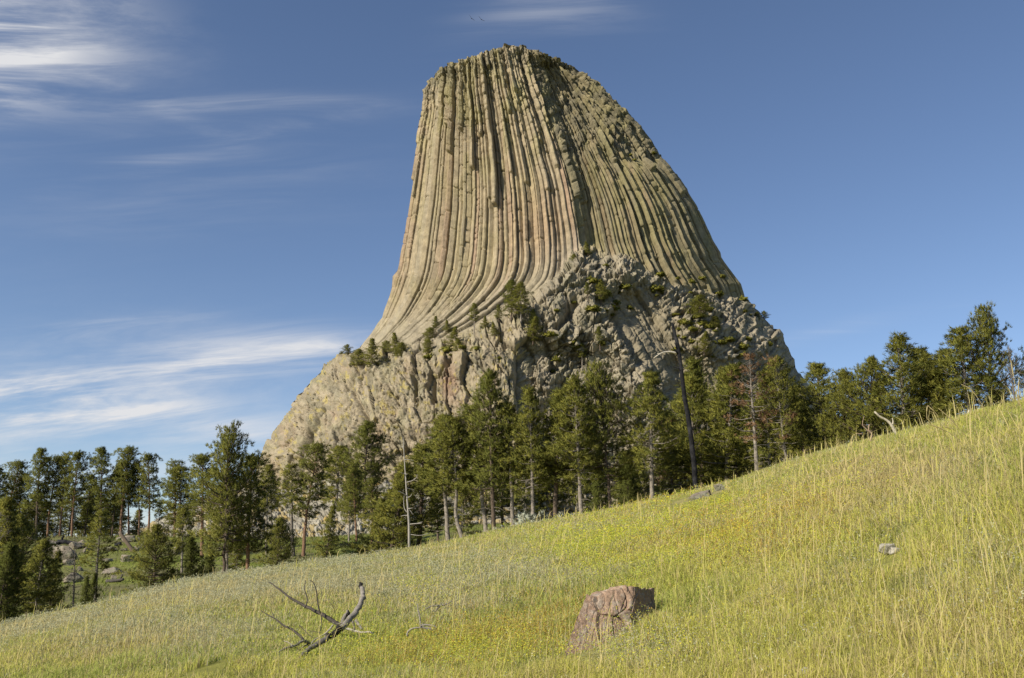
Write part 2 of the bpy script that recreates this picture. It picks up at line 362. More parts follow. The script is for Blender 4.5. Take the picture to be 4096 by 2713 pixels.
NCOLF, NCOLR = 37, 32
def cells1(c, n, seed):
    """irregular 1-D cells: returns index, position in the cell -1..1"""
    x = c*n; best = np.full(x.shape, 9.); sec = best.copy(); idx = np.zeros(x.shape); f = np.floor(x)
    bl = np.zeros(x.shape)
    for a in (-1, 0, 1, 2):
        cc = f+a; p = cc + (h3(cc, cc*0, cc*0, seed)-.5)*.8; d = np.abs(x-p); k = d < best
        sec = np.where(k, best, np.minimum(sec, d)); best = np.where(k, d, best); idx = np.where(k, cc, idx); bl = np.where(k, x-p, bl)
    return idx, (sec-best), bl
def tower():
    nC, nR = 1150, 760
    ph = np.linspace(-pi/2, pi/2, nC); t0 = .62*np.sin(ph) + .38*np.linspace(-1, 1, nC)
    t = np.broadcast_to(t0, (nR, nC)).copy(); wv = np.linspace(0, 1, nR)[:, None]*np.ones((1, nC))
    VB = 572.
    vt = np.full(nC, 60.)
    for _ in range(12):
        uu = I(vt, LEFT) + (I(vt, RIGHT)-I(vt, LEFT))*(t0+1)/2; vt = I(uu, RIM)
    v = vt[None] + (VB-vt[None])*wv
    l = I(v, LEFT); r = I(v, RIGHT); u = l + (r-l)*(t+1)/2
    ud, vd = u*k_, v*k_
    base = P(u, v, tower_depth(u, v))
    gu = np.gradient(base, axis=1); gv = np.gradient(base, axis=0)
    nm = np.cross(gu, gv); nm /= np.linalg.norm(nm, axis=-1, keepdims=True)+1e-9
    if nm[nR//2, nC//2, 1] > 0: nm = -nm
    nm = nm*.55 + np.array([0, -1, .05])*.45; nm /= np.linalg.norm(nm, axis=-1, keepdims=True)
    # --- masks
    A = IS(v, ARETE, 12)*k_; Lc = IS(v, TV([(996, 60), (995, 190), (988, 212), (985, 260), (975, 310), (966, 370), (955, 440), (945, 500), (935, 560), (922, 628), (903, 690), (885, 735), (860, 772), (834, 806), (790, 850)]), 10)*k_
    warp = 10*fbm2(ud/60, vd/60, 3, 41)
    lb = I(u, T([(700, 800), (830, 812), (900, 803), (960, 790), (1050, 775), (1130, 742), (1200, 702), (1250, 668), (1300, 622), (1345, 575), (1360, 545)]))*k_
    AR = IS(v, ARETE_R)*k_
    left = 1-ss(-4, 4, ud-AR)
    mF = left*(1-ss(-12, 12, vd-lb+warp*1.3))
    rb = I(u, T([(1330, 560), (1345, 572), (1400, 592), (1450, 602), (1520, 636), (1600, 668), (1680, 692), (1730, 702), (1800, 730)]))*k_
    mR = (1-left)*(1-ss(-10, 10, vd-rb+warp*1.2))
    tier = I(u, T([(1290, 420), (1340, 360), (1385, 312), (1420, 325), (1480, 362), (1540, 382), (1600, 430), (1900, 900)]))*k_
    rug = np.maximum((1-ss(-12, 30, vd-tier))*(1-left), 1-ss(20, 75, vd-I(u, RIM)*k_))      # weathered blocky crown
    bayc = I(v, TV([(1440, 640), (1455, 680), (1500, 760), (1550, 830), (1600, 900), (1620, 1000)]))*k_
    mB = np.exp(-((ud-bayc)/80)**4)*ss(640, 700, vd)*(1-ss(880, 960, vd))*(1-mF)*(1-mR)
    # --- columns
    fr = np.clip((ud-Lc)/(A-Lc), 0, 1.2)**.86
    cL = fr + .0035*noise2(vd/60, fr*8, 43)
    idL, edL, blL = cells1(cL, NCOLF, 51)
    RR_ = r*k_; AA_ = AR
    cR = np.clip((ud-AA_)/(RR_-AA_), 0, 1)
    cR = cR + .004*noise2(vd/70, cR*8, 44)
    idR, edR, blR = cells1(cR, NCOLR, 52)
    idB, edB, blB = cells1((ud-.62*vd+ .0006*(vd-760)**2)/500, 30, 53)
    def column(idx, ed, bl, seed, base_off, vspan):
        z = idx*0
        prof = np.clip(ed, 0, .20)/.20; prof = 1-(1-prof)**2        # flat fronts, narrow deep joints
        prof = prof*1.0 + .16*np.where(bl > 0, 1, -1)*bl*0
        off = (h3(idx, z, z, seed)-.5)*base_off - 1.6*(h3(idx, z, z, seed+16) > .84)
        # facet: each column leans to one side a little
        fl = h3(idx, z, z, seed+1)*.5-.25      # each column shows two flat faces
        tilt = -np.abs(bl-fl)*(2.0+2.2*h3(idx, z, z, seed+2))
        d = off
        b1 = 150 + 330*h3(idx, z, z, seed+3); o1 = .6+3.6*h3(idx, z, z, seed+4)
        sgn = np.where(h3(idx, z, z, seed+5) < .72, 1., -.5)
        d = d + o1*sgn*(1-ss(-1.5, 1.5, vd-b1))
        b2 = 100 + 260*h3(idx, z, z, seed+6); o2 = 1.5*(h3(idx, z, z, seed+7)-.3)
        d = d + o2*(1-ss(-1.5, 1.5, vd-b2))
        b3 = 430+300*h3(idx, z, z, seed+8); o3 = 1.6*(h3(idx, z, z, seed+9)-.65)
        d = d + o3*ss(-1.5, 1.5, vd-b3)
        # cross joints, closer together near the top
        per = 13 + 20*ss(250, 520, vd)
        pj = 11+16*h3(idx, z, z, seed+15); j = np.floor((vd + 37*h3(idx, z, z, seed+10))/pj); fj = (vd+37*h3(idx, z, z, seed+10))/pj-j
        blk = (h3(idx, j, z, seed+11)-.5)
        amp = .95*(1-ss(180, 420, vd)) + .22
        d = d + blk*amp*1.25
        crack = np.exp(-((fj-.2)/.10)**2)*np.where(h3(idx, j, z, seed+12) < (.55*(1-ss(200, 420, vd))+.10+.15*h3(idx, z, z, seed+17)), 1, 0)
        return .9*prof + tilt*.7 + d*1.0 - crack*1.1, prof, blk, h3(idx, z, z, seed+13)
    dL, pL, kL, hL = column(idL, edL, blL, 61, 1.6, 1)
    dR, pR, kR, hR = column(idR, edR, blR, 81, 1.3, 1)
    dB, pB, kB, hB = column(idB, edB, blB, 101, 2.5, 1)
    # --- rubble and massive base: two scales of faceted blocks
    def blocks(sx, sy, seed, rot=0., amp=3., tiltamp=1.2, groove=.16):
        wx = .12*fbm2(ud/sx*.9, vd/sy*.9, 2, seed+5); wy = .12*fbm2(ud/sx*.9+9, vd/sy*.9, 2, seed+6)
        X = (ud*cos(rot)-vd*sin(rot))/sx + wx; Yv = (ud*sin(rot)+vd*cos(rot))/sy + wy
        F1, F2, cid, dx, dy = voro2(X, Yv, seed)
        e = F2-F1
        tx = (h3(np.floor(cid*99991), cid*0, cid*0, seed+7)-.5)*2*tiltamp; ty = (h3(np.floor(cid*77773), cid*0, cid*0, seed+8)-.5)*2*tiltamp
        g_ = np.clip(e, 0, groove)/groove; g_ = 1-(1-g_)**2
        return amp*(.30*g_ - .65*np.exp(-(e/.05)**2) + (cid-.5)*1.25 + dx*tx*1.5 + dy*ty*1.1), cid, e
    b1, c1, e1 = blocks(40, 78, 201, .24, 2.7, groove=.06)
    b2, c2, e2 = blocks(16, 27, 221, .26, 1.35, groove=.07)
    b3, c3, e3 = blocks(46, 22, 241, .62, 2.5, groove=.06)
    b4, c4, e4 = blocks(18, 11, 261, .5, 1.7, groove=.08)
    b5, c5, e5 = blocks(15, 24, 281, .15, 1.9)
    lowR = ss(1190, 1260, ud)*ss(560, 600, vd)
    base_d = (b1*ss(-.3, .3, fbm2(ud/120, vd/120, 2, 299)+.12)+b2*(.55+.5*ss(-.2, .3, fbm2(ud/80, vd/80, 2, 300))))*(1-lowR) + (b3*ss(-.35, .25, fbm2(ud/70, vd/70, 3, 301)) + b4*(.35+.9*ss(-.3, .3, fbm2(ud/50, vd/50, 3, 302))) + .5*b1)*lowR
    rug_d = b5*1.1 + b4*.6
    fine = .25*fbm2(ud/6, vd/6, 3, 310)*(1-.6*(mF+mR)) + .5*fbm2(ud/30, vd/30, 3, 311)
    b6, c6, e6 = blocks(7.5, 10, 331, .3, .75, groove=.12)
    fr_ = fbm2(ud/11+3, vd/16, 4, 335); fine2 = .9*(np.abs(fr_)*2-.35) + .35*fbm2(ud/2.6, vd/3.2, 2, 336)
    base_d = base_d + b6*(.35+.9*ss(-.2, .3, fbm2(ud/45, vd/60, 3, 332))) + fine2*(1-.3*lowR)
    m0 = np.clip(1-mF-mR, 0, 1)*(1-.75*mB)
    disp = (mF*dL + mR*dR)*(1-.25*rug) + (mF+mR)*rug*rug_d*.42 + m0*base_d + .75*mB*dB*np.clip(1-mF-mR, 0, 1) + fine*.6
    # smooth slabs at the foot of the columns
    foot = mF*ss(-120, -20, vd-lb)
    disp = disp*(1-.35*foot) + foot*.7*fbm2(ud/25, vd/25, 3, 320)
    # big dark clefts in the base cliff
    for (ax, ay, bx, by, wd, dp) in [(690, 1120, 715, 1005, 7, 9), (715, 1005, 745, 950, 6, 7), (1000, 870, 1003, 930, 5, 6), (1040, 835, 1010, 870, 6, 6), (955, 860, 965, 935, 4, 4),
                                     (1200, 830, 1215, 1000, 12, 9), (1330, 700, 1290, 760, 9, 6), (1420, 730, 1480, 830, 10, 6), (850, 830, 800, 900, 5, 4), (1245, 720, 1280, 860, 9, 4), (815, 900, 870, 1010, 4, 3)]:
        dxx, dyy = bx-ax, by-ay; L2 = dxx*dxx+dyy*dyy
        tt = np.clip(((ud-ax)*dxx+(vd-ay)*dyy)/L2, 0, 1); dd = np.hypot(ud-ax-tt*dxx, vd-ay-tt*dyy) + warp*.2
        disp = disp - dp*np.exp(-(dd/wd)**2)
    # keep the edge with the back closed at the silhouette
    rimd = vd-I(u, RIM)*k_; disp = disp*(.35+.65*ss(0, 22, rimd)) + .9*(1-ss(0, 30, rimd))*b4
    disp = disp*(1-.25*np.abs(t)**14)*(1-.75*ss(.86, 1, t)*ss(760, 810, vd))
    pos = base + nm*disp[..., None]
    # --- stone colour (lichen, iron stain, grey slabs), plus shade painted into bay and right face
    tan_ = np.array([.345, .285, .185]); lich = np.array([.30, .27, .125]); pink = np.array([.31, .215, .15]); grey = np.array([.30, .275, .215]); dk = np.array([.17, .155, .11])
    def mixc(a, b, w_): return a*(1-w_[..., None]) + b*w_[..., None]
    c = np.broadcast_to(tan_, pos.shape).copy()
    hcol = np.where(mR > mF, hR, hL)
    c = mixc(c, pink, ss(.62, .95, hcol)*.75*ss(200, 460, vd)*(1-ss(600, 720, vd))*(mF+mR))
    c = mixc(c, grey, ss(.3, .0, hcol)*.6*(mF+mR))
    lic = ss(-.15, .35, fbm2(ud/18, vd/55, 4, 401))
    c = mixc(c, lich, lic*(.25+.35*(1-ss(240, 480, vd)))*(mF)+lic*.6*mR*(1-.4*ss(560, 680, vd)))
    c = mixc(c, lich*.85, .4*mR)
    c = mixc(c, grey, foot*.55)
    st = ss(.05, .4, fbm2(ud/5, vd/160, 3, 402)); c = mixc(c, dk, st*.35*(mF+mR)*(1-foot))
    rusty = np.exp(-((ud-1255)/75)**2-((vd-520)/90)**2); c = mixc(c, np.array([.36, .235, .15]), rusty*.45*mF)
    c = mixc(c, dk*1.0, rug*.75*ss(-.3, .3, fbm2(ud/14, vd/14, 3, 403)))
    c = mixc(c, lich, m0*ss(.0, .4, fbm2(ud/24, vd/30, 4, 404))*.5)
    c = mixc(c, grey, m0*(1-lowR)*.35)
    c = mixc(c, pink, m0*(1-lowR)*ss(.05, .4, fbm2(ud/35, vd/60, 4, 405))*.35*ss(780, 900, vd))
    c = mixc(c, grey*1.0, m0*lowR*.6); c = c*(1-.22*mR)[..., None]  # right columns darkened: lichen plus painted shade of the side turned from the sun
    c = mixc(c, np.array([.27, .17, .115]), m0*.8*np.exp(-((ud-1040)/26)**2-((vd-885)/45)**2))
    c = mixc(c, dk*1.0, mB*.6)  # bay darkened: its shade is painted in along with lichen-dark rock
    c = mixc(c, np.array([.20, .19, .13]), m0*.55*ss(-.05, .35, fbm2(ud/15, vd/22, 4, 409)))
    c = c*(1-.07*m0)[..., None]
    yl = ss(.28, .42, fbm2(ud/7, vd/9, 3, 406))*m0*(1-lowR)*.55; c = mixc(c, np.array([.40, .33, .09]), yl)
    jt = np.where(mF+mR > .5, np.where(mR > mF, pR, pL), 1.)
    c = c*(.9+.2*np.where(m0 > .5, c2, .5))[..., None]
    c = c*(1+.16*(np.where(mR > mF, kR, kL))*(mF+mR)*(1-ss(300, 520, vd)))[..., None]
    c = c*(1+.25*fbm2(ud/9, vd/9, 3, 407))[..., None]
    c = c*(.8+.2*np.clip(jt, 0, 1))[..., None]
    root = empty('rock_tower', (0, YT, 0))
    Fc = grid_faces(nR, nC)
    iscol = ((mF+mR) > .5).reshape(-1)[Fc].mean(1) > .5
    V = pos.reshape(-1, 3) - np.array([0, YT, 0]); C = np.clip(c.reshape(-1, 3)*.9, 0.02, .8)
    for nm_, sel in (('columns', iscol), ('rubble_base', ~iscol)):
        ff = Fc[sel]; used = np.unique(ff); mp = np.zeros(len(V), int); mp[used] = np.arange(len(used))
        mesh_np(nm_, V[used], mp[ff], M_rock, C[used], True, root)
    # far side and summit, never seen from here but closing the rock
    sb = pos[::6, ::6]; bk = sb.copy(); bk[..., 1] = 2*YT - bk[..., 1]; nb = sb.shape
    bk[:, 0] = pos[::6, 0]; bk[:, -1] = pos[::6, -1]
    mesh_np('far_side', bk.reshape(-1, 3)-np.array([0, YT, 0]), grid_faces(nb[0], nb[1])[:, ::-1], M_rock, np.broadcast_to(tan_, (nb[0]*nb[1], 3)), True, root)
    top = np.stack([pos[0, ::6], pos[0, ::6]*.5+bk[0]*.5+np.array([0, 0, -1.5]), bk[0]], 0)
    mesh_np('summit', top.reshape(-1, 3)-np.array([0, YT, 0]), grid_faces(3, nb[1]), M_rock, np.broadcast_to(lich*.8, (3*nb[1], 3)), True, root)
    tag(root, 'huge fluted stone tower of vertical columns above a rubble base', 'rock tower')
    return pos, u, v
TPOS, TU, TVV = tower()
def on_tower(u, v):
    k = np.argmin((TU-u)**2+(TVV-v)**2); return TPOS.reshape(-1, 3)[k]

# talus slope of broken blocks at the left foot
def talus():
    top = [(112, 540), (125, 536), (140, 529), (152, 524), (160, 519), (173, 513), (194, 502), (225, 491), (250, 482), (290, 492), (330, 480), (350, 474), (380, 480), (420, 492), (480, 506), (560, 512), (700, 520)]
    nc, nr = 900, 260
    u = np.broadcast_to(np.linspace(110, 520, nc), (nr, nc)); f = np.linspace(0, 1, nr)[:, None]
    vt = I(u, top) + 1.2*noise2(u/5, u*0, 7); vb = 556.
    v = vt + (vb-vt)*f
    yt = np.where(u < 262, 400., np.minimum(tower_depth(np.clip(u, 262, 600), vt)-4, 400)); yt = np.minimum(yt, 400)
    Y = yt + (185-yt)*f**.8
    base = P(u, v, Y); ud, vd = u*k_, v*k_
    gu = np.gradient(base, axis=1); gv = np.gradient(base, axis=0); nm = np.cross(gu, gv); nm /= np.linalg.norm(nm, axis=-1, keepdims=True)+1e-9
    if nm[nr//2, nc//2, 1] > 0: nm = -nm
    nm = nm*.6+np.array([0, -.6, .2]); nm /= np.linalg.norm(nm, axis=-1, keepdims=True)
    tot = 0; c = np.broadcast_to(np.array([.27, .25, .195]), base.shape).copy()
    for (sx, sy, seed, amp) in ((17, 11, 501, 1.2), (9, 6, 521, .7)):
        wx = .3*fbm2(ud/sx, vd/sy, 2, seed+5)
        F1, F2, cid, dx, dy = voro2(ud/sx+wx, vd/sy+wx, seed); e = F2-F1
        tx = (h3(np.floor(cid*99991), cid*0, cid*0, seed+7)-.5)*2.4; ty = (h3(np.floor(cid*77773), cid*0, cid*0, seed+8)-.5)*2
        tot = tot + amp*((np.clip(e, 0, .4)/.4)**.5 + (cid-.5)*.8 + dx*tx*.5+dy*ty*.5)
        c = c*(.82+.36*cid)[..., None]
        y_ = (h3(np.floor(cid*5557), cid*0, cid*0, seed+9) > .82)[..., None]; c = np.where(y_, c*np.array([1.08, .95, .62]), c)
    pos = base + nm*(tot*(.45+.55*f))[..., None]
    o = mesh_np('talus_slope', pos.reshape(-1, 3), grid_faces(nr, nc), M_talus, c.reshape(-1, 3))
    tag(o, 'slope of broken pale blocks at the foot of the tower', kind='structure')
talus()

# ------------------------------------------------------------------ pines
class Cloud:                      # many small leaf faces gathered into one mesh
    def __init__(s): s.V = []; s.C = []; s.N = []
    def needles(s, cen, dr, col, n=16, ln=.27, wd=.04, spread=.9):
        cen = np.repeat(cen, n, 0); dr = np.repeat(dr, n, 0); col = np.repeat(col, n, 0); m = len(cen)
        d = dr + R.normal(0, spread, (m, 3)); d /= np.linalg.norm(d, axis=1)[:, None]+1e-9
        q = np.cross(d, R.normal(0, 1, (m, 3))); q /= np.linalg.norm(q, axis=1)[:, None]+1e-9
        l_ = ln*R.uniform(.6, 1.15, (m, 1)); st = cen + R.normal(0, ln*.18, (m, 3))
        V = np.stack([st-q*wd*.5, st+q*wd*.5, st+d*l_], 1)
        # rounded tufts: shading follows the tuft, not each needle
        o_ = (V.mean(1)-cen) + dr*ln*.5 + np.array([0, 0, .3*ln]); o_ /= np.linalg.norm(o_, axis=1)[:, None]+1e-9
        ng = np.cross(V[:, 1]-V[:, 0], V[:, 2]-V[:, 0]); fl = (ng*o_).sum(1) < 0; V[fl] = V[fl][:, [1, 0, 2]]
        nv = (V-cen[:, None]) + (dr*ln*.6+np.array([0, 0, .25*ln]))[:, None]; nv = nv/(np.linalg.norm(nv, axis=2)[:, :, None]+1e-9); s.N.append(nv.reshape(-1, 3))
        s.V.append(V.reshape(-1, 3)); s.C.append(np.repeat(col*R.uniform(.8, 1.2, (m, 1)), 3, 0))
    def build(s, name, mat, parent=None):
        V = np.vstack(s.V); o = mesh_np(name, V, np.arange(len(V)).reshape(-1, 3), mat, np.clip(np.vstack(s.C), 0, 1), True, parent)
        o.data.normals_split_custom_set_from_vertices(np.vstack(s.N).tolist()); return o
BARK_D = np.array([.085, .065, .05]); BARK_O = np.array([.27, .165, .105]); BARK_G = np.array([.25, .22, .185])
G_D = np.array([.120, .140, .030]); G_Y = np.array([.35, .325, .06]); ORG = np.array([.27, .165, .09])
def pine(seed, cb=.4, W=1.9, nb=60, prof='round', dens=1.0, barkc=BARK_G, dead=.0, dry=0.0, bend=.25, twigs=14, yel=.5, twist=None):
    """a pine 10 m tall: returns an Empty with trunk, limbs and crown"""
    global R
    keep = R; R = np.random.default_rng(seed)
    root = empty('pine_tree'); tr = MB(); lm = MB(); cr = Cloud(); H = 10.
    bx, by = R.normal(0, bend, 2); z = np.linspace(-.6, H*.985, 15); q = z/H
    wob = .06*bend/.25
    cx = bx*np.sin(q*2.6+R.uniform(0, 2))*.6 + R.normal(0, wob, 15)*.35; cy = by*np.sin(q*2.2+R.uniform(0, 2))*.6
    cx -= cx[1]; cy -= cy[1]
    if twist is not None: cx = cx + np.interp(q, [0, .15, .3, .45, 1], twist)
    path = smooth_path(np.stack([cx, cy, z], 1), 34); rad = .155*(1-path[:, 2]/H*.93).clip(.03)**.85; rad[:3] *= [1.35, 1.2, 1.08]
    tcol = barkc[None]*R.uniform(.8, 1.2, (34, 1))*np.interp(path[:, 2]/H, [0, .5, 1], [1, .9, .6])[:, None]
    tr.tube(path, rad, 9, tcol, bump=.08)
    def at(h):
        i = np.searchsorted(path[:, 2], h*H).clip(1, 33); f = (h*H-path[i-1, 2])/(path[i, 2]-path[i-1, 2]+1e-9); return path[i-1]*(1-f)+path[i]*f
    az = R.uniform(0, 6)
    lobes = R.uniform(.62, 1.25, 9)
    for i in range(nb):
        x = (i+R.uniform(0, .9))/nb; x = x**.9; h = cb + (1-cb)*x*.985; az += 2.4+R.normal(0, .5)
        if prof == 'round': r = W*(max(0, sin(pi*(.10+.86*x)))**.62)
        elif prof == 'cone': r = W*(1.05-x)**.8*(.55+.45*min(1, x*6))
        else: r = W*(1.02-x**1.7)**.7*(.7+.3*min(1, x*5))
        lob = lobes[int(x*8.99)]*(.75+.5*abs(sin(az*1.5+x*9)))
        r = max(.22, r*lob*R.uniform(.6, 1.12))
        el = np.interp(x, [0, .35, .8, 1], [-.12, .2, .75, 1.25])+R.normal(0, .14)
        d = np.array([cos(az)*cos(el), sin(az)*cos(el), sin(el)]); p0 = at(h)
        p1 = p0 + d*r*.55 + np.array([0, 0, -.04*r]); p2 = p0 + d*r + np.array([0, 0, .16*r])
        bp = smooth_path([p0, p1, p2], 6); br = .02+.022*r*(1-x*.5)
        lm.tube(bp, np.linspace(br, .008, 6), 4, barkc*.75, cap=False)
        if R.random() < dead:
            for _ in range(3):
                a = bp[R.integers(2, 6)]; lm.tube([a, a+R.normal(0, .3, 3)*[1, 1, .6]], [.012, .005], 3, BARK_G, cap=False)
            continue
        isdry = R.random() < dry
        ncl = max(1, int(round((1.0+2.0*r)*dens))) if x < .93 else 2
        for j in range(ncl):
            f = 1-(.62*j/max(1, ncl)) if ncl > 1 else 1.
            cpt = p0*(1-f)+p2*f + np.array([0, 0, -.1*r*sin(pi*f)]) + R.normal(0, 1, 3)*[.16*r, .16*r, .07]*(0 if j == 0 else 1)
            if j > 0: lm.tube([bp[min(5, max(1, int(f*5)))], cpt], [.012, .006], 3, barkc*.7, cap=False)
            nt = int(R.integers(6, 10)); sp = np.array([.21, .21, .10])*(.8+.25*r)
            cc = cpt + R.normal(0, 1, (nt, 3))*sp
            out = (cc-at(h))*[1, 1, .3]; out /= np.linalg.norm(out, axis=1)[:, None]+1e-9; out[:, 2] += .55
            k = R.random((nt, 1))*yel + yel*.25*(R.random()); base = G_D*(1-k)+G_Y*k
            base = base*(1-.3*R.random((nt, 1))) if not isdry else ORG*R.uniform(.6, 1.2, (nt, 1))
            cr.needles(cc, out, base, n=13, ln=.24, wd=.036, spread=.62)
    for i in range(twigs):
        h = R.uniform(cb*.25, cb*1.25); a = R.uniform(0, 6.28); p = at(h); l_ = R.uniform(.25, 1.1)
        e = p + np.array([cos(a)*l_, sin(a)*l_, R.normal(0, .15)]); m = (p+e)/2+np.array([0, 0, R.normal(.05, .08)])
        lm.tube(smooth_path([p, m, e], 5), np.linspace(.022, .005, 5), 3, BARK_G*1.1, cap=False)
        if l_ > .6:
            lm.tube([m, m+R.normal(0, .3, 3)*[1, 1, .5]], [.01, .004], 3, BARK_G*1.1, cap=False)
    tr.V += lm.V; tr.C += lm.C; tr.F += [f+tr.n for f in lm.F]; tr.n += lm.n; tr.build('trunk', M_bark, root); 
    if cr.V: cr.build('crown', M_needle, root)
    R = keep
    return root
def copy_tree(o):
    c = o.copy(); COL.objects.link(c)
    for ch in o.children:
        d = ch.copy(); COL.objects.link(d); d.parent = c
    return c
PROTO = {}
SPEC = {
 'tall':   dict(cb=.36, W=1.6, nb=58, prof='round', barkc=BARK_O*.8, yel=.35, twigs=18),
 'tall2':  dict(cb=.30, W=1.8, nb=62, prof='bushy', barkc=BARK_D*1.3, yel=.3, twigs=14),
 'tall3':  dict(cb=.42, W=1.6, nb=54, prof='round', barkc=BARK_O*.75, yel=.35, twigs=20, bend=.4),
 'spire':  dict(cb=.34, W=1.5, nb=62, prof='cone', barkc=BARK_D*1.5, yel=.42, twigs=10),
 'mid':    dict(cb=.48, W=1.4, nb=50, prof='bushy', barkc=BARK_G, yel=.55, twigs=22, bend=.3),
 'midlow': dict(cb=.32, W=1.6, nb=66, prof='bushy', barkc=BARK_G, yel=.6, twigs=14),
 'curve':  dict(cb=.48, W=1.35, nb=52, prof='round', barkc=BARK_G*1.05, yel=.55, twigs=18, bend=.2, twist=[0, -.30, -.62, -.45, -.5]),
 'young':  dict(cb=.10, W=2.6, nb=96, prof='cone', barkc=BARK_D*1.4, yel=.7, twigs=4),
 'young2': dict(cb=.08, W=3.3, nb=110, prof='bushy', barkc=BARK_D*1.4, yel=.6, twigs=4),
 'broad':  dict(cb=.22, W=3.0, nb=96, prof='bushy', barkc=BARK_D*1.5, yel=.55, twigs=14, bend=.5, dens=.9),
 'broad2': dict(cb=.30, W=2.7, nb=80, prof='round', barkc=BARK_D*1.5, yel=.5, twigs=22, bend=.5, dens=.85),
 'thin':   dict(cb=.50, W=1.05, nb=34, prof='bushy', barkc=BARK_G*.8, yel=.55, twigs=16, dens=.8),
 'bare':   dict(cb=.35, W=1.5, nb=44, prof='bushy', barkc=BARK_G*.75, yel=.3, twigs=30, dead=1.0, bend=.3),
 'dry':    dict(cb=.30, W=1.5, nb=60, prof='bushy', barkc=BARK_G, yel=.5, twigs=36, dead=.62, dry=.9, dens=.55),
 'part':   dict(cb=.26, W=2.6, nb=84, prof='bushy', barkc=BARK_G*.9, yel=.65, twigs=30, dry=.14, dead=.12, bend=.7),
 'dark':   dict(cb=.06, W=2.4, nb=110, prof='cone', barkc=BARK_D, yel=.08, twigs=0),
}
def get_pine(kind):
    if kind in PROTO: o = PROTO[kind]; return copy_tree(o)
    o = pine(abs(hash(kind)) % 1 + sum(ord(ch)*(i+3) for i, ch in enumerate(kind)), **SPEC[kind]); PROTO[kind] = o; return o
def put_pine(u, vb, vt, Y, kind, label, group, ut=None, wf=1.0, onground=True, rot=None, zbase=None, cat='pine tree'):
    s, e = dirpx(u, vb); s = float(s); x = s*Y; z = float(G(x, Y)) if zbase is None else zbase
    st, et = dirpx(u if ut is None else ut, vt); H = EYE+float(et)*Y - z
    o = get_pine(kind); o.location = (x, Y, z-.05); k = H/10.
    rz = rot if rot is not None else random.uniform(0, 6.28)
    o.rotation_euler = (0, 0, rz)
    if ut is not None:
        lean = math.atan2(float(st)*Y-x, H); ax = Vector((0, 1, 0)); import mathutils
        q = mathutils.Quaternion(ax, lean) @ mathutils.Quaternion((0, 0, 1), rz); o.rotation_euler = q.to_euler()
    o.scale = (k*wf, k*wf, k)
    return tag(o, label, cat, group)
def ordn(i):
    return ['first', 'second', 'third', 'fourth', 'fifth', 'sixth', 'seventh', 'eighth', 'ninth', 'tenth', 'eleventh', 'twelfth', 'thirteenth', 'fourteenth', 'fifteenth', 'sixteenth', 'seventeenth', 'eighteenth', 'nineteenth', 'twentieth',
            'twenty-first', 'twenty-second', 'twenty-third', 'twenty-fourth', 'twenty-fifth', 'twenty-sixth', 'twenty-seventh', 'twenty-eighth', 'twenty-ninth', 'thirtieth', 'thirty-first', 'thirty-second', 'thirty-third', 'thirty-fourth', 'thirty-fifth',
            'thirty-sixth', 'thirty-seventh', 'thirty-eighth', 'thirty-ninth', 'fortieth'][i]
# the dark row on the knoll at far left (u base, v base, v top, distance, kind, width, u top)
KN = [(-34, 536, 470, 150, 'tall2', 1.0, None), (-12, 536, 466, 148, 'tall2', 1.2, None), (4, 536, 463, 152, 'tall', 1.15, None), (18, 536, 478, 156, 'tall3', 1.1, None), (33, 536, 490, 158, 'tall2', 1.0, None), (37, 534, 449, 148, 'tall2', 1.05, 42), (48, 534, 458, 150, 'tall', 1.05, 53),
      (60, 534, 457, 149, 'tall3', .8, 63), (72, 534, 453, 148, 'tall', .95, 76), (84, 534, 476, 160, 'tall2', 1.0, None), (99, 535, 448, 149, 'tall2', 1.1, 101), (112, 535, 466, 158, 'tall2', .95, None), (121, 535, 449, 149, 'tall', 1.05, 124),
      (129, 535, 461, 150, 'tall3', .95, 131), (139, 535, 466, 150, 'tall3', .9, 142), (148, 536, 456, 149, 'tall', .95, 153), (157, 534, 503, 155, 'thin', 1.0, None), (90, 535, 486, 164, 'tall2', 1.1, None), (23, 534, 500, 160, 'tall2', 1.0, None), (68, 534, 488, 162, 'tall2', 1.0, None), (110, 534, 494, 162, 'spire', 1.1, None)]
KN += [(u_, 535, 490+v_, 168+(u_ % 3)*4, k2, 1.25, None) for u_, v_, k2 in ((-5, 8, 'young'), (12, 14, 'midlow'), (28, 6, 'young'), (43, 12, 'spire'), (56, 9, 'midlow'), (79, 8, 'young'), (95, 14, 'midlow'), (106, 8, 'young'), (118, 16, 'midlow'), (134, 20, 'young'))]
for i, q in enumerate(sorted(KN)):
    put_pine(q[0], q[1], q[2], q[3], q[4], f'tall dark pine on the far left knoll, {ordn(i)} trunk from the left', 'dark pines along the knoll', q[6], q[5])
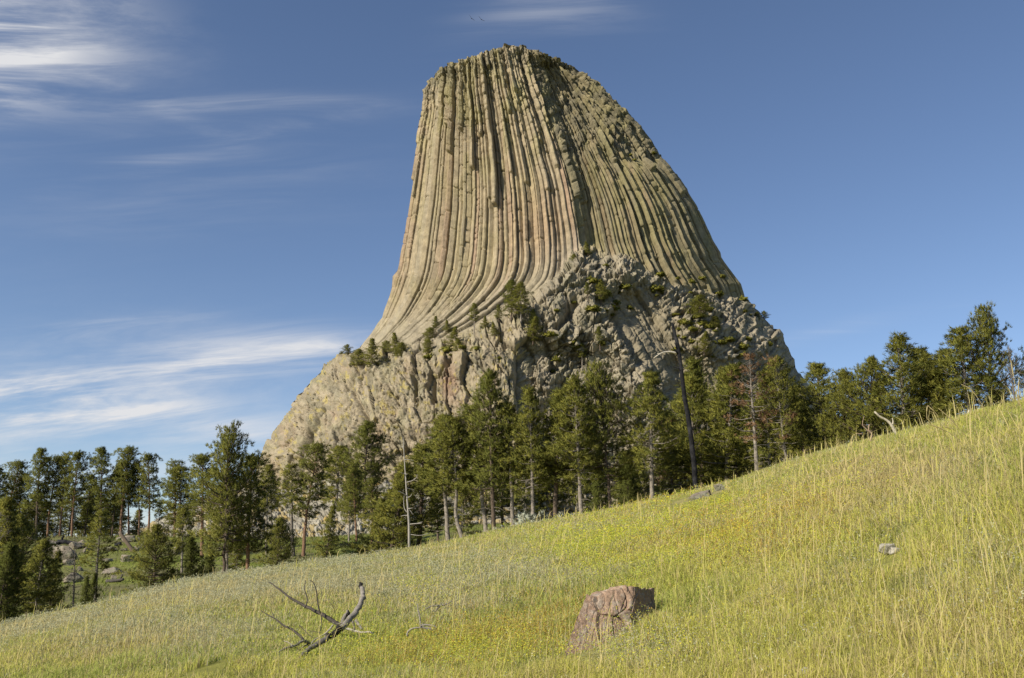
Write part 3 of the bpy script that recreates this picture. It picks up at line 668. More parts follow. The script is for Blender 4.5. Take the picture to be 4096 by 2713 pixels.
# below the knoll and at the left crest
LF = [(10, 606, 500, 66, 'young', 1.0, 12, 'yellow green young pine at the left picture edge below the knoll'),
      (-16, 612, 512, 64, 'bare', 1.3, None, 'bare grey dead pine at the very left edge beside young pines'),
      (28, 606, 515, 72, 'broad', .8, 26, 'bushy young pine in front of the dark knoll row, third from the left edge'),
      (-2, 615, 545, 60, 'dark', 1.1, None, 'low dark conifer at the bottom of the left edge above the grass'),
      (36, 605, 540, 62, 'midlow', 1.1, None, 'short bushy pine with a dry orange branch beside it, low at left'),
      (50, 604, 552, 66, 'young', .9, 52, 'dark green young pine left of the bare leafless pine'),
      (75, 600, 537, 64, 'bare', .9, 76, 'thin leafless pine with bare twigs in front of the big knoll boulder'),
      (99, 597, 512, 62, 'thin', 1.15, 103, 'slender tilted pine with a yellow green top, right of the bare pine'),
      (86, 601, 577, 60, 'dark', .7, None, 'small dark spruce left of the slender tilted pine base'),
      (93, 600, 574, 60, 'dark', .7, None, 'small dark spruce touching the slender tilted pine base'),
      (155, 586, 526, 66, 'broad', 1.05, 156, 'wide spreading low pine standing alone on the green knoll slope'),
      (184, 564, 509, 84, 'mid', 1.15, 184, 'medium pine with bare lower trunk just right of the wide spreading pine'),
      (196, 581, 538, 66, 'dark', 1.2, 193, 'dense dark juniper-like conifer left of the tallest left pine'),
      (208, 578, 550, 70, 'dark', 1.1, None, 'low dark conifer at the foot of the tallest left pine'),
      (224, 579, 442, 62, 'broad2', .8, 229, 'tallest pine at left with twin pale trunks and a broad open crown'),
      (229, 577, 470, 64, 'mid', 1.2, 228, 'thick trunk pine right behind the tallest left pine'),
      (250, 573, 459, 66, 'tall', 1.15, 247, 'pine with orange lower bark right of the tallest left pine'),
      (236, 577, 530, 68, 'midlow', 1.0, None, 'small pine with dry orange foliage between two tall left trunks'),
      (203, 545, 456, 110, 'tall', 1.25, 203, 'dark round topped pine behind the tallest left pine'),
      (176, 513, 466, 190, 'tall3', 1.05, 178, 'dark slim pine standing on the talus skyline, left one of a pair'),
      (185, 511, 468, 190, 'thin', 1.5, 183, 'dark slim pine standing on the talus skyline, right one of a pair'),
      (278, 556, 519, 74, 'young2', .85, None, 'low bushy pine above the grass crest in front of the talus blocks'),
      (267, 546, 466, 110, 'mid', 1.1, 269, 'pine with thin bare trunk before the left foot of the tower'),
      (272, 540, 475, 125, 'thin', 1.2, 273, 'slender dark trunked pine before the talus, beside a thicker one'),
      (294, 543, 465, 105, 'thin', 1.5, 290, 'slim sparse pine between two thicker pines before the talus'),
      (304, 543, 446, 105, 'tall', 1.1, 311, 'tall full pine with a red brown twin trunk before the talus'),
      (327, 541, 506, 98, 'young', .95, None, 'conical young pine on the grass before the talus, at its middle'),
      (339, 480, 448, 270, 'mid', 1.5, None, 'little pine on top of the talus against the pale cliff'),
      (368, 486, 423, 255, 'tall2', 1.15, 368, 'dense dark pine rising from the talus top against the cliff'),
      (349, 534, 477, 125, 'midlow', 1.0, None, 'dark pine among the talus blocks right of the conical young pine'),
      (357, 535, 468, 122, 'tall3', 1.1, 356, 'dark thin trunked pine left of the big dense pine'),
      (372, 536, 480, 115, 'tall', 1.1, None, 'grey green pine tucked behind the big dense pine'),
      (389, 551, 465, 68, 'young', 1.35, 391, 'big dense pine with foliage to the ground left of the silver snag'),
      (420, 547, 446, 72, 'spire', 1.7, 418, 'big dense pine with foliage to the ground right behind the silver snag'),
      (376, 553, 500, 70, 'young', .9, None, 'small pine at the left skirt of the big dense pine')]
for q in LF: put_pine(q[0], q[1], q[2], q[3], q[4], q[7], 'pines at the left of the meadow crest', q[6], q[5])
# the middle stand with clear pale trunks
MD = [(450, 539, 417, 64, 'mid', 1.25, 443, 'straight pale trunked pine, leftmost of the clear trunks in the middle'),
      (467, 534, 421, 63, 'curve', 1.2, 461, 'pine with a curved pale trunk beside the leftmost straight trunk'),
      (489, 529, 407, 64, 'mid', 1.15, 472, 'pine whose pale trunk leans left, beside the tallest middle pine'),
      (495, 529, 372, 62, 'tall2', .92, 489, 'tallest pine of the middle stand with a thick orange grey trunk'),
      (513, 526, 404, 62, 'mid', 1.1, 507, 'pine just right of the tallest middle pine, with slightly leaning trunk'),
      (533, 523, 389, 61, 'midlow', .95, 531, 'narrow pine with straight pale trunk before the yellow stained prow'),
      (555, 517, 391, 62, 'spire', 1.25, 553, 'pine with a dark slim trunk under the rubble slope'),
      (582, 515, 379, 60, 'midlow', 1.05, 574, 'full green pine with a ruddy trunk in the middle of the rubble slope'),
      (611, 510, 378, 61, 'broad2', .8, 600, 'pine with forked open lower branches and a dark trunk in the centre right'),
      (652, 504, 373, 60, 'midlow', 1.15, 649, 'broad topped pine left of the burnt black snag'),
      (630, 507, 460, 72, 'dark', 1.0, None, 'dark low conifer between two large pines left of the burnt snag'),
      (600, 512, 462, 74, 'dark', .9, None, 'dark low conifer behind the forked dark trunk pine'),
      (672, 500, 420, 66, 'part', .75, None, 'bright green pine with orange dead tips directly left of the burnt snag base')]
for q in MD: put_pine(q[0], q[1], q[2], q[3], q[4], q[7], 'pines of the middle stand', q[6], q[5])
RT = [(694, 492, 378, 66, 'midlow', 1.2, 691, 'green pine right behind the burnt black snag'),
      (703, 488, 361, 76, 'spire', 1.2, 701, 'pine top showing higher just right of the burnt snag'),
      (722, 484, 366, 64, 'midlow', 1.25, 731, 'wide green pine between the burnt snag and the rusty dying pine'),
      (740, 478, 372, 66, 'young', .8, None, 'green pine touching the left side of the rusty dying pine'),
      (757, 474, 351, 50, 'dry', 1.1, 751, 'dying pine with bare pinkish trunk and a rusty orange top'),
      (788, 464, 357, 50, 'part', .85, 777, 'forked pine with orange dead patches right of the rusty dying pine'),
      (770, 470, 372, 60, 'midlow', 1.1, None, 'green pine filling the gap between rusty pine and forked pine'),
      (826, 449, 364, 52, 'midlow', 1.35, 815, 'dark full pine just right of the tower silhouette'),
      (806, 456, 385, 58, 'young', 1.0, None, 'dark green pine low beside the forked pine'),
      (845, 445, 372, 50, 'young2', .85, 843, 'spreading pine left part of the skyline clump on the right'),
      (866, 440, 359, 48, 'broad', .95, 865, 'broad clumpy pine with a thin bare twig on top, right skyline'),
      (882, 436, 384, 52, 'mid', 1.2, None, 'dark pine between the broad clumpy pine and the taller skyline pine'),
      (901, 430, 337, 46, 'midlow', 1.35, 900, 'tall skyline pine with a dark straight trunk right of centre right'),
      (917, 427, 347, 50, 'spire', 1.3, 916, 'skyline pine leaning on the tall straight one, second peak'),
      (928, 426, 356, 48, 'mid', 1.2, 925, 'narrow pine top right of the two joined skyline peaks'),
      (940, 424, 372, 46, 'young', 1.1, None, 'green pine left of the gap near the right edge'),
      (950, 420, 352, 46, 'mid', 1.3, 945, 'open branched pine before the gap near the right edge'),
      (966, 414, 331, 44, 'mid', 1.5, 960, 'left one of the two tall joined pines near the right edge'),
      (992, 408, 324, 44, 'broad2', .8, 986, 'highest pine near the right edge with a dark stout trunk'),
      (1014, 403, 345, 42, 'bare', 1.0, 1013, 'half bare pine at the right edge of the picture'),
      (975, 412, 370, 48, 'bare', 1.1, None, 'leafless pine in the gap beneath the two tall joined pines'),
      (1045, 398, 340, 44, 'midlow', 1.2, None, 'pine just outside the right edge')]
for q in RT: put_pine(q[0], q[1], q[2], q[3], q[4], q[7], 'pines along the right skyline', q[6], q[5]*(.86 if q[0] > 835 else 1))
# second row closing the wood behind the middle and right stands
rb_ = random.Random(5); BK = []
def crestv(u): return float(np.interp(u, [c[0] for c in CREST_V], [c[1] for c in CREST_V]))
topv = [(440, 455), (480, 440), (540, 430), (600, 430), (640, 425), (700, 410), (760, 400), (830, 395), (900, 385), (950, 385), (1030, 375)]
for i in range(26):
    u = 437 + i*(1015-437)/25 + rb_.uniform(-4, 4); vt = I(u, topv) + rb_.uniform(-12, 26)
    BK.append((u, crestv(u)+6, vt, I(u, [(437, 88), (700, 84), (850, 66), (1024, 54)]) + rb_.uniform(-4, 12), rb_.choice(['midlow', 'spire', 'young', 'midlow', 'tall2', 'young', 'part' if u > 560 else 'spire'])))
for i, q in enumerate(sorted(BK)):
    if 937 < q[0] < 985: continue
    put_pine(q[0], q[1], q[2], q[3], q[4], f'shaded pine in the back row of the wood, {ordn(i)} from the left', 'shaded pines of the back row', None, rb_.uniform(1.0, 1.35))

# ------------------------------------------------------------------ trees and shrubs rooted on the tower
def ledge(u, vb, vt, kind, label, wf=1.0, group='small pines rooted on the rock'):
    p = on_tower(u, vb); Y = p[1]-2.6; big = 1.0 if vb-vt < 9 else 1.12
    return put_pine(u, vb, vb-(vb-vt)*big, Y, kind, label, group, None, wf, zbase=EYE+float(dirpx(u, vb)[1])*Y-1.0)
LD = [(341, 357, 352, 'young2', 'tiny bush at the left tip of the tower shoulder'), (347, 356, 346, 'broad', 'small flat topped pine on the left shoulder skyline'), (358, 365, 351, 'young2', 'dark round pine on the left shoulder, lower one'),
      (372, 368, 343, 'young', 'grey green pine pair on the ledge left of the fluted foot'), (386, 352, 342, 'young2', 'small bush pine at the foot of the leftmost flutes'), (396, 354, 335, 'young', 'dense pine at the foot of the leftmost flutes'), (401, 356, 344, 'young2', 'low bush right of the dense pine under the flutes'),
      (430, 340, 329, 'young2', 'dark bush halfway along the ledge below the flutes'), (436, 332, 318, 'spire', 'small upright pine on the ledge below the flutes'), (448, 331, 321, 'young', 'sparse little pine right of the small upright pine'), (428, 352, 341, 'young2', 'round green bush below the dark ledge bush'),
      (452, 348, 329, 'young', 'bushy pine in the middle of the lower ledge'), (458, 350, 341, 'young2', 'yellow green low shrub right of the bushy ledge pine'), (474, 334, 307, 'mid', 'slim tall pine alone on the ledge in the middle', 1.2), (485, 328, 318, 'young', 'leaning dark sapling right of the slim ledge pine'),
      (499, 323, 307, 'spire', 'small grey green pine left of the ledge pine pair'), (495, 335, 324, 'young', 'small sapling below the pair of ledge pines'), (511, 322, 285, 'tall2', 'left one of the largest pair of pines on the ledge'), (521, 325, 288, 'midlow', 'right one of the largest pair of pines on the ledge'),
      (534, 326, 311, 'dark', 'dark wide bush right of the largest ledge pair'), (533, 341, 320, 'young', 'cone shaped pine below the largest ledge pair'), (582, 367, 346, 'mid', 'sparse pine in the middle of the rubble slope'), (588, 254, 243, 'young', 'lone bush at the foot of the sharp rock edge'),
      (574, 261, 254, 'young2', 'small dark bush left of the lone bush under the sharp edge'), (600, 347, 329, 'spire', 'narrow dark pine on the right part of the rubble slope'), (601, 301, 281, 'young', 'bushy pine high on the rubble below the right columns'), (588, 298, 284, 'spire', 'slender pine left of the bushy pine high on the rubble'),
      (765, 319, 311, 'broad', 'small bent pine on the right skyline of the tower'), (757, 318, 312, 'young2', 'tiny bush left of the bent pine on the right skyline'), (699, 322, 298, 'broad', 'wide bushy pine right of the dark bay'), (716, 330, 318, 'young2', 'round shrub patch on the right rubble buttress'), (704, 352, 334, 'young', 'green pine above the rusty dying pine')]
for q in LD: ledge(q[0], q[1], q[2], q[3], q[4], q[5] if len(q) > 5 else 1.45)
def shrub(seed):
    global R
    keep = R; R = np.random.default_rng(seed); c = Cloud(); n = 120
    d = R.normal(0, 1, (n, 3)); d /= np.linalg.norm(d, axis=1)[:, None]; d[:, 2] = abs(d[:, 2])
    cen = d*R.uniform(.3, 1, (n, 1))*[1.1, 1.0, .8]*(1+.3*np.sin(d[:, :1]*5+seed)); k = R.random((n, 1))
    c.needles(cen, d, G_D*(1-k)+G_Y*.9*k, n=14, ln=.30, wd=.16, spread=.6)
    o = c.build('shrub', M_leaf); R = keep; return o
SHP = [shrub(31), shrub(32), shrub(33)]
rs = random.Random(12); SH = []
zones = [((1360, 600), (1420, 740), 8), ((1400, 640), (1720, 730), 22), ((1560, 700), (1780, 800), 20), ((1230, 690), (1420, 860), 12), ((850, 800), (1180, 830), 8), ((1560, 700), (1720, 860), 12), ((1430, 345), (1540, 385), 3)]
for a, b, n in zones:
    for _ in range(n):
        SH.append((rs.uniform(a[0], b[0])/k_, rs.uniform(a[1], b[1])/k_))
first = set()
for i, (u, v) in enumerate(sorted(SH)):
    j = i % 3; o = SHP[j] if j not in first else SHP[j].copy()
    if j in first: COL.objects.link(o)
    first.add(j); p = on_tower(u, v); o.location = (p[0], p[1]-.8, p[2]); r = rs.uniform(.9, 2.6)*(.6 if v < 200 else 1); o.scale = (r*1.2, r, r*.9); o.rotation_euler = (0, 0, rs.uniform(0, 6))
    tag(o, 'small green shrub clinging to the rocks of the tower', 'shrub', 'shrubs scattered over the rubble')

# ------------------------------------------------------------------ standing and lying dead wood
def pxpath(pts, ox, oy, sc, Y):
    pts = np.array(pts, float); n = len(pts); Y = np.broadcast_to(np.asarray(Y, float), (n,))
    return P((ox+pts[:, 0]/sc)/4, (oy+pts[:, 1]/sc)/4, Y)
def snag():
    Y = 55.; root = empty('burnt_snag'); o = (2500, 1250, 2.09)
    b = pxpath([(592, 1500), (588, 1440), (575, 1250), (540, 950), (500, 720), (480, 550), (460, 400), (435, 250), (408, 150), (395, 85)], *o, Y)
    b[0, 2] = min(b[0, 2], float(G(b[0, 0], Y))-.3); b = smooth_path(b, 40); loc = b[0].copy(); root.location = loc
    m = MB(); r = np.interp(np.linspace(0, 1, 40), [0, .1, .5, .75, .9, 1], [.20, .165, .13, .115, .10, .045]); m.tube(b-loc, r, 10, bump=.12); m.build('trunk', M_char, root)
    m = MB(); p = pxpath([(432, 342), (390, 330), (350, 330), (320, 334), (292, 346), (262, 366), (238, 382)], *o, [Y, Y-.1, Y-.2, Y-.3, Y-.4, Y-.5, Y-.5]); m.tube(smooth_path(p-loc, 16), np.linspace(.075, .02, 16), 7, (.55, .50, .40), bump=.1)
    p = pxpath([(292, 346), (270, 342)], *o, Y-.4); m.tube(p-loc, [.03, .015], 5, (.55, .5, .4)); a = m.build('branch', M_grey, root); a['label'] = 'pale bare side branch'
    for pts in ([(440, 340), (415, 310), (400, 290), (390, 268), (380, 262)], [(455, 470), (425, 460), (395, 452)], [(460, 480), (480, 470), (500, 442)], [(432, 300), (424, 270), (410, 250)], [(478, 470), (492, 452)]):
        m = MB(); m.tube(smooth_path(pxpath(pts, *o, Y-.1)-loc, 6), np.linspace(.05, .015, 6), 5); m.build('branch', M_char, root)
    tag(root, 'burnt black dead trunk standing at the crest with one pale side branch', 'dead tree')
snag()
def silver():
    Y = 61.; root = empty('silver_snag'); o = (1600, 1450, 2.24)
    b = pxpath([(86, 1600), (82, 1500), (72, 1330), (62, 1200), (50, 1020), (40, 880), (30, 700), (26, 660)], *o, Y); b[0, 2] = float(G(b[0, 0], Y))-.2
    b = smooth_path(b, 30); loc = b[0].copy(); root.location = loc; c = (.31, .29, .26)
    m = MB(); m.tube(b-loc, np.linspace(.095, .012, 30), 7, c, bump=.08); m.build('trunk', M_grey, root)
    for pts in ([(66, 1200), (40, 1180), (0, 1160), (-10, 1162)], [(56, 1075), (110, 1060), (145, 1035), (155, 1005)], [(62, 1125), (90, 1132), (130, 1140)], [(66, 1345), (40, 1310), (32, 1250), (34, 1190)], [(70, 1310), (95, 1330), (110, 1355), (122, 1365)], [(72, 1310), (118, 1306)],
                [(68, 1210), (95, 1200), (110, 1178)], [(80, 1450), (140, 1445), (200, 1440), (190, 1430)], [(150, 1445), (202, 1425)], [(80, 1370), (30, 1372), (8, 1378)], [(40, 870), (80, 870), (125, 880)], [(38, 1000), (70, 1003)], [(42, 1000), (10, 990)], [(84, 1540), (180, 1550), (265, 1528)], [(30, 760), (10, 745)]):
        m = MB(); n = len(pts); m.tube(smooth_path(pxpath(pts, *o, Y)+np.linspace(0, 1, n)[:, None]*np.array([0, random.uniform(-.5, .3), 0])-loc, 8), np.linspace(.04, .012, 8), 4, c); m.build('branch', M_grey, root)
    tag(root, 'thin silver grey dead pine with short crooked branches before a dense green pine', 'dead tree')
silver()
def driftwood():
    Y = 14.2; o = (900, 2250, 2.368); s_ = [((650, 945), (700, 900), (760, 850), (830, 800), (900, 760), (970, 715), (1030, 680), (1080, 630), (1130, 590), (1180, 540), (1220, 500), (1255, 450), (1285, 385), (1305, 320), (1310, 270), (1292, 235), (1283, 210), (1278, 192))]
    root = empty('fallen_dead_branch'); yl = np.linspace(-1.5, .35, 18); b = pxpath(s_[0], *o, Y+yl); loc = b[6].copy(); root.location = loc
    char = np.array([.02, .018, .017]); gr = np.array([.23, .21, .18]); dk = np.array([.075, .065, .055])
    bb = smooth_path(b-loc, 54); bb = bb + R.normal(0, .008, bb.shape); q = np.linspace(0, 1, 54)
    rd = np.interp(q, [0, .2, .35, .42, .5, .7, .9, .96, 1], [.025, .05, .06, .065, .06, .052, .042, .034, .012])*.72
    cc = np.array([gr*.6 if t < .3 else (char if t < .42 else (gr if t < .88 else char)) for t in q])
    m = MB(); m.tube(bb, rd, 12, cc, bump=.14); m.build('stem', M_grey, root)
    BR = [([(1100, 600), (1040, 565), (980, 530), (925, 492), (870, 470), (810, 435), (760, 415), (700, 380), (650, 355), (600, 320), (560, 290), (510, 250), (480, 230), (445, 200), (412, 187)], .034, .007, dk, .5),
          ([(752, 432), (772, 395), (780, 350), (765, 290), (750, 250), (758, 200), (765, 165)], .012, .004, dk, .2), ([(905, 485), (885, 420), (875, 350), (865, 270), (848, 215), (820, 175), (800, 172)], .012, .004, dk, .0),
          ([(905, 490), (918, 550), (915, 610), (900, 650), (888, 692)], .010, .004, dk, -.1), ([(742, 742), (715, 700), (690, 680), (630, 630), (560, 600), (510, 560), (470, 530), (420, 505), (385, 485), (342, 455)], .022, .005, dk, .5),
          ([(470, 530), (455, 490), (430, 440)], .006, .003, dk, .3), ([(792, 772), (770, 750), (735, 745), (690, 775), (640, 795), (590, 805), (540, 830), (500, 855), (460, 880), (410, 920), (368, 942)], .026, .006, gr*.8, -.8),
          ([(1078, 625), (1130, 618), (1200, 640), (1260, 655), (1300, 662), (1360, 658), (1400, 668), (1430, 700), (1448, 732)], .020, .007, gr*1.7, -.3), ([(1125, 600), (1118, 560), (1135, 510), (1160, 480), (1158, 455)], .045, .018, gr*.8, .1), ([(1160, 500), (1172, 478), (1163, 455)], .03, .012, char, .1),
          ([(1240, 545), (1262, 580), (1285, 612), (1296, 632)], .026, .014, gr, -.1), ([(1205, 555), (1222, 590), (1226, 640)], .022, .012, gr, .0), ([(830, 800), (835, 850), (860, 880), (930, 888), (990, 898), (1060, 900)], .020, .006, gr*1.3, -.9),
          ([(1025, 590), (985, 640), (940, 680), (870, 718), (830, 745), (820, 775)], .013, .007, gr*1.4, -.2), ([(790, 772), (740, 800), (690, 840), (655, 885), (640, 912)], .014, .006, gr, -.8), ([(1130, 590), (1105, 572), (1050, 585), (1020, 565)], .010, .005, gr*1.4, -.1),
          ([(560, 745), (600, 755), (630, 780), (638, 800)], .008, .004, gr*1.3, -.6), ([(700, 590), (750, 640), (800, 690), (850, 712)], .006, .004, dk, -.2), ([(775, 640), (850, 655), (920, 668)], .006, .003, dk, -.2), ([(1000, 385), (1030, 430), (1045, 490), (1035, 540)], .004, .002, dk, .1)]
    for pts, r0, r1, c, dy in BR:
        n = len(pts); p = pxpath(pts, *o, Y + np.linspace(0, dy, n))-loc
        m = MB(); k = max(8, n*2); m.tube(smooth_path(p, k), np.linspace(r0, r1, k)*1.0, 7, c, bump=.16); m.build('branch', M_grey, root)
    tag(root, 'fallen dead branch with a charred tip rising from the grass at lower left', 'dead branch')
    root = empty('dry_twigs'); Y = 12.6; b0 = pxpath([(1860, 620)], *o, Y)[0]; root.location = b0
    for pts in ([(1730, 700), (1728, 665), (1760, 632), (1800, 620), (1860, 616), (1930, 620), (2000, 636)], [(1858, 612), (1850, 560), (1842, 500), (1828, 440), (1820, 388)], [(1850, 600), (1900, 590), (1980, 602), (2010, 625)], [(1870, 580), (1890, 620), (1960, 640)]):
        m = MB(); m.tube(smooth_path(pxpath(pts, *o, Y)-b0, 10), np.linspace(.016, .006, 10), 5, gr*1.2); m.build('twig', M_grey, root)
    tag(root, 'small pale dry twigs lying in sage right of the fallen dead branch', 'dead branch')
    root = empty('dry_twigs'); Y = 15.5; b0 = pxpath([(1980, 470)], *o, Y)[0]; root.location = b0
    for pts in ([(1975, 480), (2010, 440), (2045, 400), (2050, 382)], [(2035, 412), (2090, 395), (2130, 378), (2148, 358)], [(2030, 410), (1960, 412), (1900, 440)]):
        m = MB(); m.tube(smooth_path(pxpath(pts, *o, Y)-b0, 8), np.linspace(.018, .007, 8), 5, gr*.8); m.build('twig', M_grey, root)
    tag(root, 'forked grey twig in the sage above the small pale twigs', 'dead branch')
driftwood()
def stick(name, label, pts, Y, r, c, o=(3000, 1200, 1.96), extra=(), mat=None):
    root = empty(name); b = pxpath(pts, *o, Y); loc = b[0].copy(); root.location = loc
    m = MB(); m.tube(smooth_path(b-loc, 14), np.linspace(r, r*.45, 14), 7, c, bump=.12); m.build('stem', mat or M_grey, root)
    for e in extra:
        m = MB(); m.tube(smooth_path(pxpath(e, *o, Y)-loc, 6), np.linspace(r*.5, r*.2, 6), 5, c); m.build('branch', mat or M_grey, root)
    tag(root, label, 'dead branch')
stick('dead_stick', 'pale curved dead stick rising from the right crest grass', [(1180, 1130), (1150, 1060), (1115, 990), (1075, 945), (1020, 915), (975, 875)], 30., .065, (.42, .38, .30), extra=([(1115, 985), (1122, 955), (1115, 925)],))
stick('gnarled_twig', 'gnarled brown and white twig standing left of the pale curved stick', [(915, 1210), (925, 1165), (940, 1120), (950, 1080), (955, 1050), (930, 1020), (935, 975)], 31., .045, (.30, .22, .16), extra=([(955, 1105), (975, 1115), (995, 1132)], [(930, 1165), (905, 1160)], [(945, 1050), (900, 1000), (880, 975), (895, 910)], [(880, 1050), (835, 1048)]))
stick('white_stick', 'short white upright stick near the right edge crest', [(1712, 1040), (1705, 960), (1708, 910), (1718, 862)], 24., .04, (.6, .56, .5))
stick('dark_twig', 'thin dark curved twig at the right edge of the meadow', [(1960, 910), (2000, 880), (2060, 862), (2125, 860)], 22., .02, (.10, .09, .08))
# logs on the knoll
def log(label, pts, Yv, r, mat, c=(1, 1, 1), extra=()):
    o = (0, 2050, 3.136); mid = np.array(pts[:2], float).mean(0) if 'leaning' in label else np.array(pts, float).mean(0); Yv = hit(mid[0]/3.136/4, (2050+mid[1]/3.136)/4+.8, 64)[0]-.6; root = empty('fallen_log'); b = pxpath(pts, *o, Yv); loc = b[0].copy(); root.location = loc
    m = MB(); m.tube(smooth_path(b-loc, 10), np.linspace(r, r*.7, 10), 8, c, bump=.12); m.build('log', mat, root)
    for e in extra:
        m = MB(); m.tube(pxpath(e, *o, Yv)-loc, [r*.4]*len(e), 5, c); m.build('branch', mat, root)
    tag(root, label, 'log')
log('burnt black log lying level on the knoll below the pines', [(728, 372), (800, 372), (900, 382), (990, 392)], 133., .36, M_char, extra=([(780, 360), (780, 320), (800, 295)],))
log('burnt black log propped on the big grey knoll boulder', [(690, 417), (760, 432), (850, 452)], 124., .24, M_char, extra=([(712, 410), (712, 365)],))
log('long leaning grey brown log on the knoll slope', [(1690, 515), (1630, 430), (1560, 330), (1500, 240)], 122., .28, M_grey, (.15, .115, .085))
log('thin dark log at the bottom of the knoll slope', [(1330, 868), (1450, 856), (1550, 838)], 88., .20, M_grey, (.09, .08, .07), extra=([(1500, 846), (1530, 800), (1530, 775)],))
log('short burnt log near the top of the knoll', [(1445, 412), (1520, 386)], 140., .3, M_char)

# ------------------------------------------------------------------ boulders
def rock_unit(seed, n=26, flat=1.0):
    """a faceted boulder: a ball cut by planes, then roughened"""
    rg = np.random.default_rng(seed); th = np.linspace(0, pi, n*2); ph = np.linspace(0, 2*pi, n*4+1)
    T_, P_ = np.meshgrid(th, ph, indexing='ij'); d = np.stack([np.sin(T_)*np.cos(P_), np.sin(T_)*np.sin(P_), np.cos(T_)], -1)
    nn = rg.normal(0, 1, (15, 3)); nn /= np.linalg.norm(nn, axis=1)[:, None]; off = rg.uniform(.62, 1.0, 15)
    r = np.full(T_.shape, 1.25)
    for k in range(15):
        dn = (d*nn[k]).sum(-1); r = np.minimum(r, np.where(dn > .05, off[k]/np.maximum(dn, .05), 9))
    p = d*r[..., None]; q = p*3; r2 = .05*noise3(q[..., 0], q[..., 1], q[..., 2], seed)+.025*noise3(q[..., 0]*3, q[..., 1]*3, q[..., 2]*3, seed+1)
    return p*(1+r2[..., None]), grid_faces(*T_.shape)
def boulder(u, v, wpx, hpx, seed, label, mat, ymin=3., yy=None, dp=.8, name='boulder', group=None, sink=.25):
    Y, s = hit(u, v, ymin) if yy is None else (yy, float(dirpx(u, v)[0])); sc = Y/F
    V, Fc = rock_unit(seed); V = V*np.array([wpx*sc/2, wpx*sc/2*dp, hpx*sc/2])*1.12
    o = mesh_np(name, V, Fc[:, ::-1], mat, None, True); x = s*Y; o.location = (x, Y, float(G(x, Y))+hpx*sc*(.5-sink)); o.rotation_euler = (random.uniform(-.12, .12), random.uniform(-.15, .15), random.uniform(-.5, .5))
    return tag(o, label, 'boulder', group)
B3 = lambda x, y: ((x/3.136)/4, (2050+y/3.136)/4)
for i, (x, y, w_, h_, lab) in enumerate([(830, 590, 20, 15, 'largest rounded grey boulder on the knoll slope'), (700, 490, 17, 7, 'flat pale slab leaning just above the largest knoll boulder'), (955, 455, 15, 10, 'pinkish block under the right end of the burnt level log'),
        (1030, 440, 10, 9, 'dark upright block touching the end of the burnt level log'), (1090, 520, 7, 7, 'small pointed block between burnt log and slender pine'), (640, 412, 13, 6, 'low flat rock at the upper left of the knoll'), (1375, 480, 12, 6, 'flat topped rock left of the long leaning log'),
        (1590, 615, 13, 9, 'blocky grey rock below the long leaning log'), (1400, 772, 19, 7, 'long low reddish brown rock in the middle of the knoll slope'), (1735, 480, 13, 7, 'pale rock right of the long leaning log'), (1640, 365, 12, 8, 'dark rounded rock on the knoll top under the pines'),
        (920, 880, 14, 10, 'dark block behind the bare leafless pine'), (1005, 735, 5, 5, 'small pale rock above the dark block'), (860, 660, 10, 7, 'shadowed rock below the largest knoll boulder'), (1555, 482, 6, 3, 'tiny flat rock left of the pale knoll rock'), (1430, 845, 6, 5, 'small rock beside the thin dark log'),
        (1350, 615, 9, 4, 'half buried flat rock above the long reddish rock'), (1500, 345, 6, 4, 'small rock on the knoll top skyline'), (1720, 355, 7, 5, 'small rock at the foot of the talus skyline'), (395, 345, 12, 5, 'low flat rock at the left end of the knoll top')]):
    u, v = B3(x, y); boulder(u, v, w_, h_, 900+i, lab, M_boulder, ymin=66)
boulder(216, 577, 12, 9, 931, 'dark rock between the wide spreading pine and the tallest left pine', M_boulder, yy=70)
boulder(176, 553, 9, 9, 932, 'brown block behind the wide spreading pine', M_boulder, yy=112)
boulder(308, 552, 9, 5, 933, 'pale low rock above the grass crest before the talus', M_boulder, yy=80)
boulder(318, 556, 8, 4, 934, 'pinkish low rock at the grass crest before the talus', M_boulder, yy=74)
boulder(352, 546, 10, 7, 935, 'rounded grey rock at the foot of the talus', M_boulder, yy=92)
boulder(886, 556, 16, 11, 941, 'cream white rock half hidden in the grass of the right meadow', M_pale, name='pale_rock', sink=-.12)
boulder(895, 555, 9, 8, 943, 'small pale chunk touching the cream white rock', M_pale, name='pale_rock', sink=.1)
boulder(804, 678, 10, 8, 944, 'pale rock at the bottom edge of the meadow', M_pale, name='pale_rock', sink=.1)

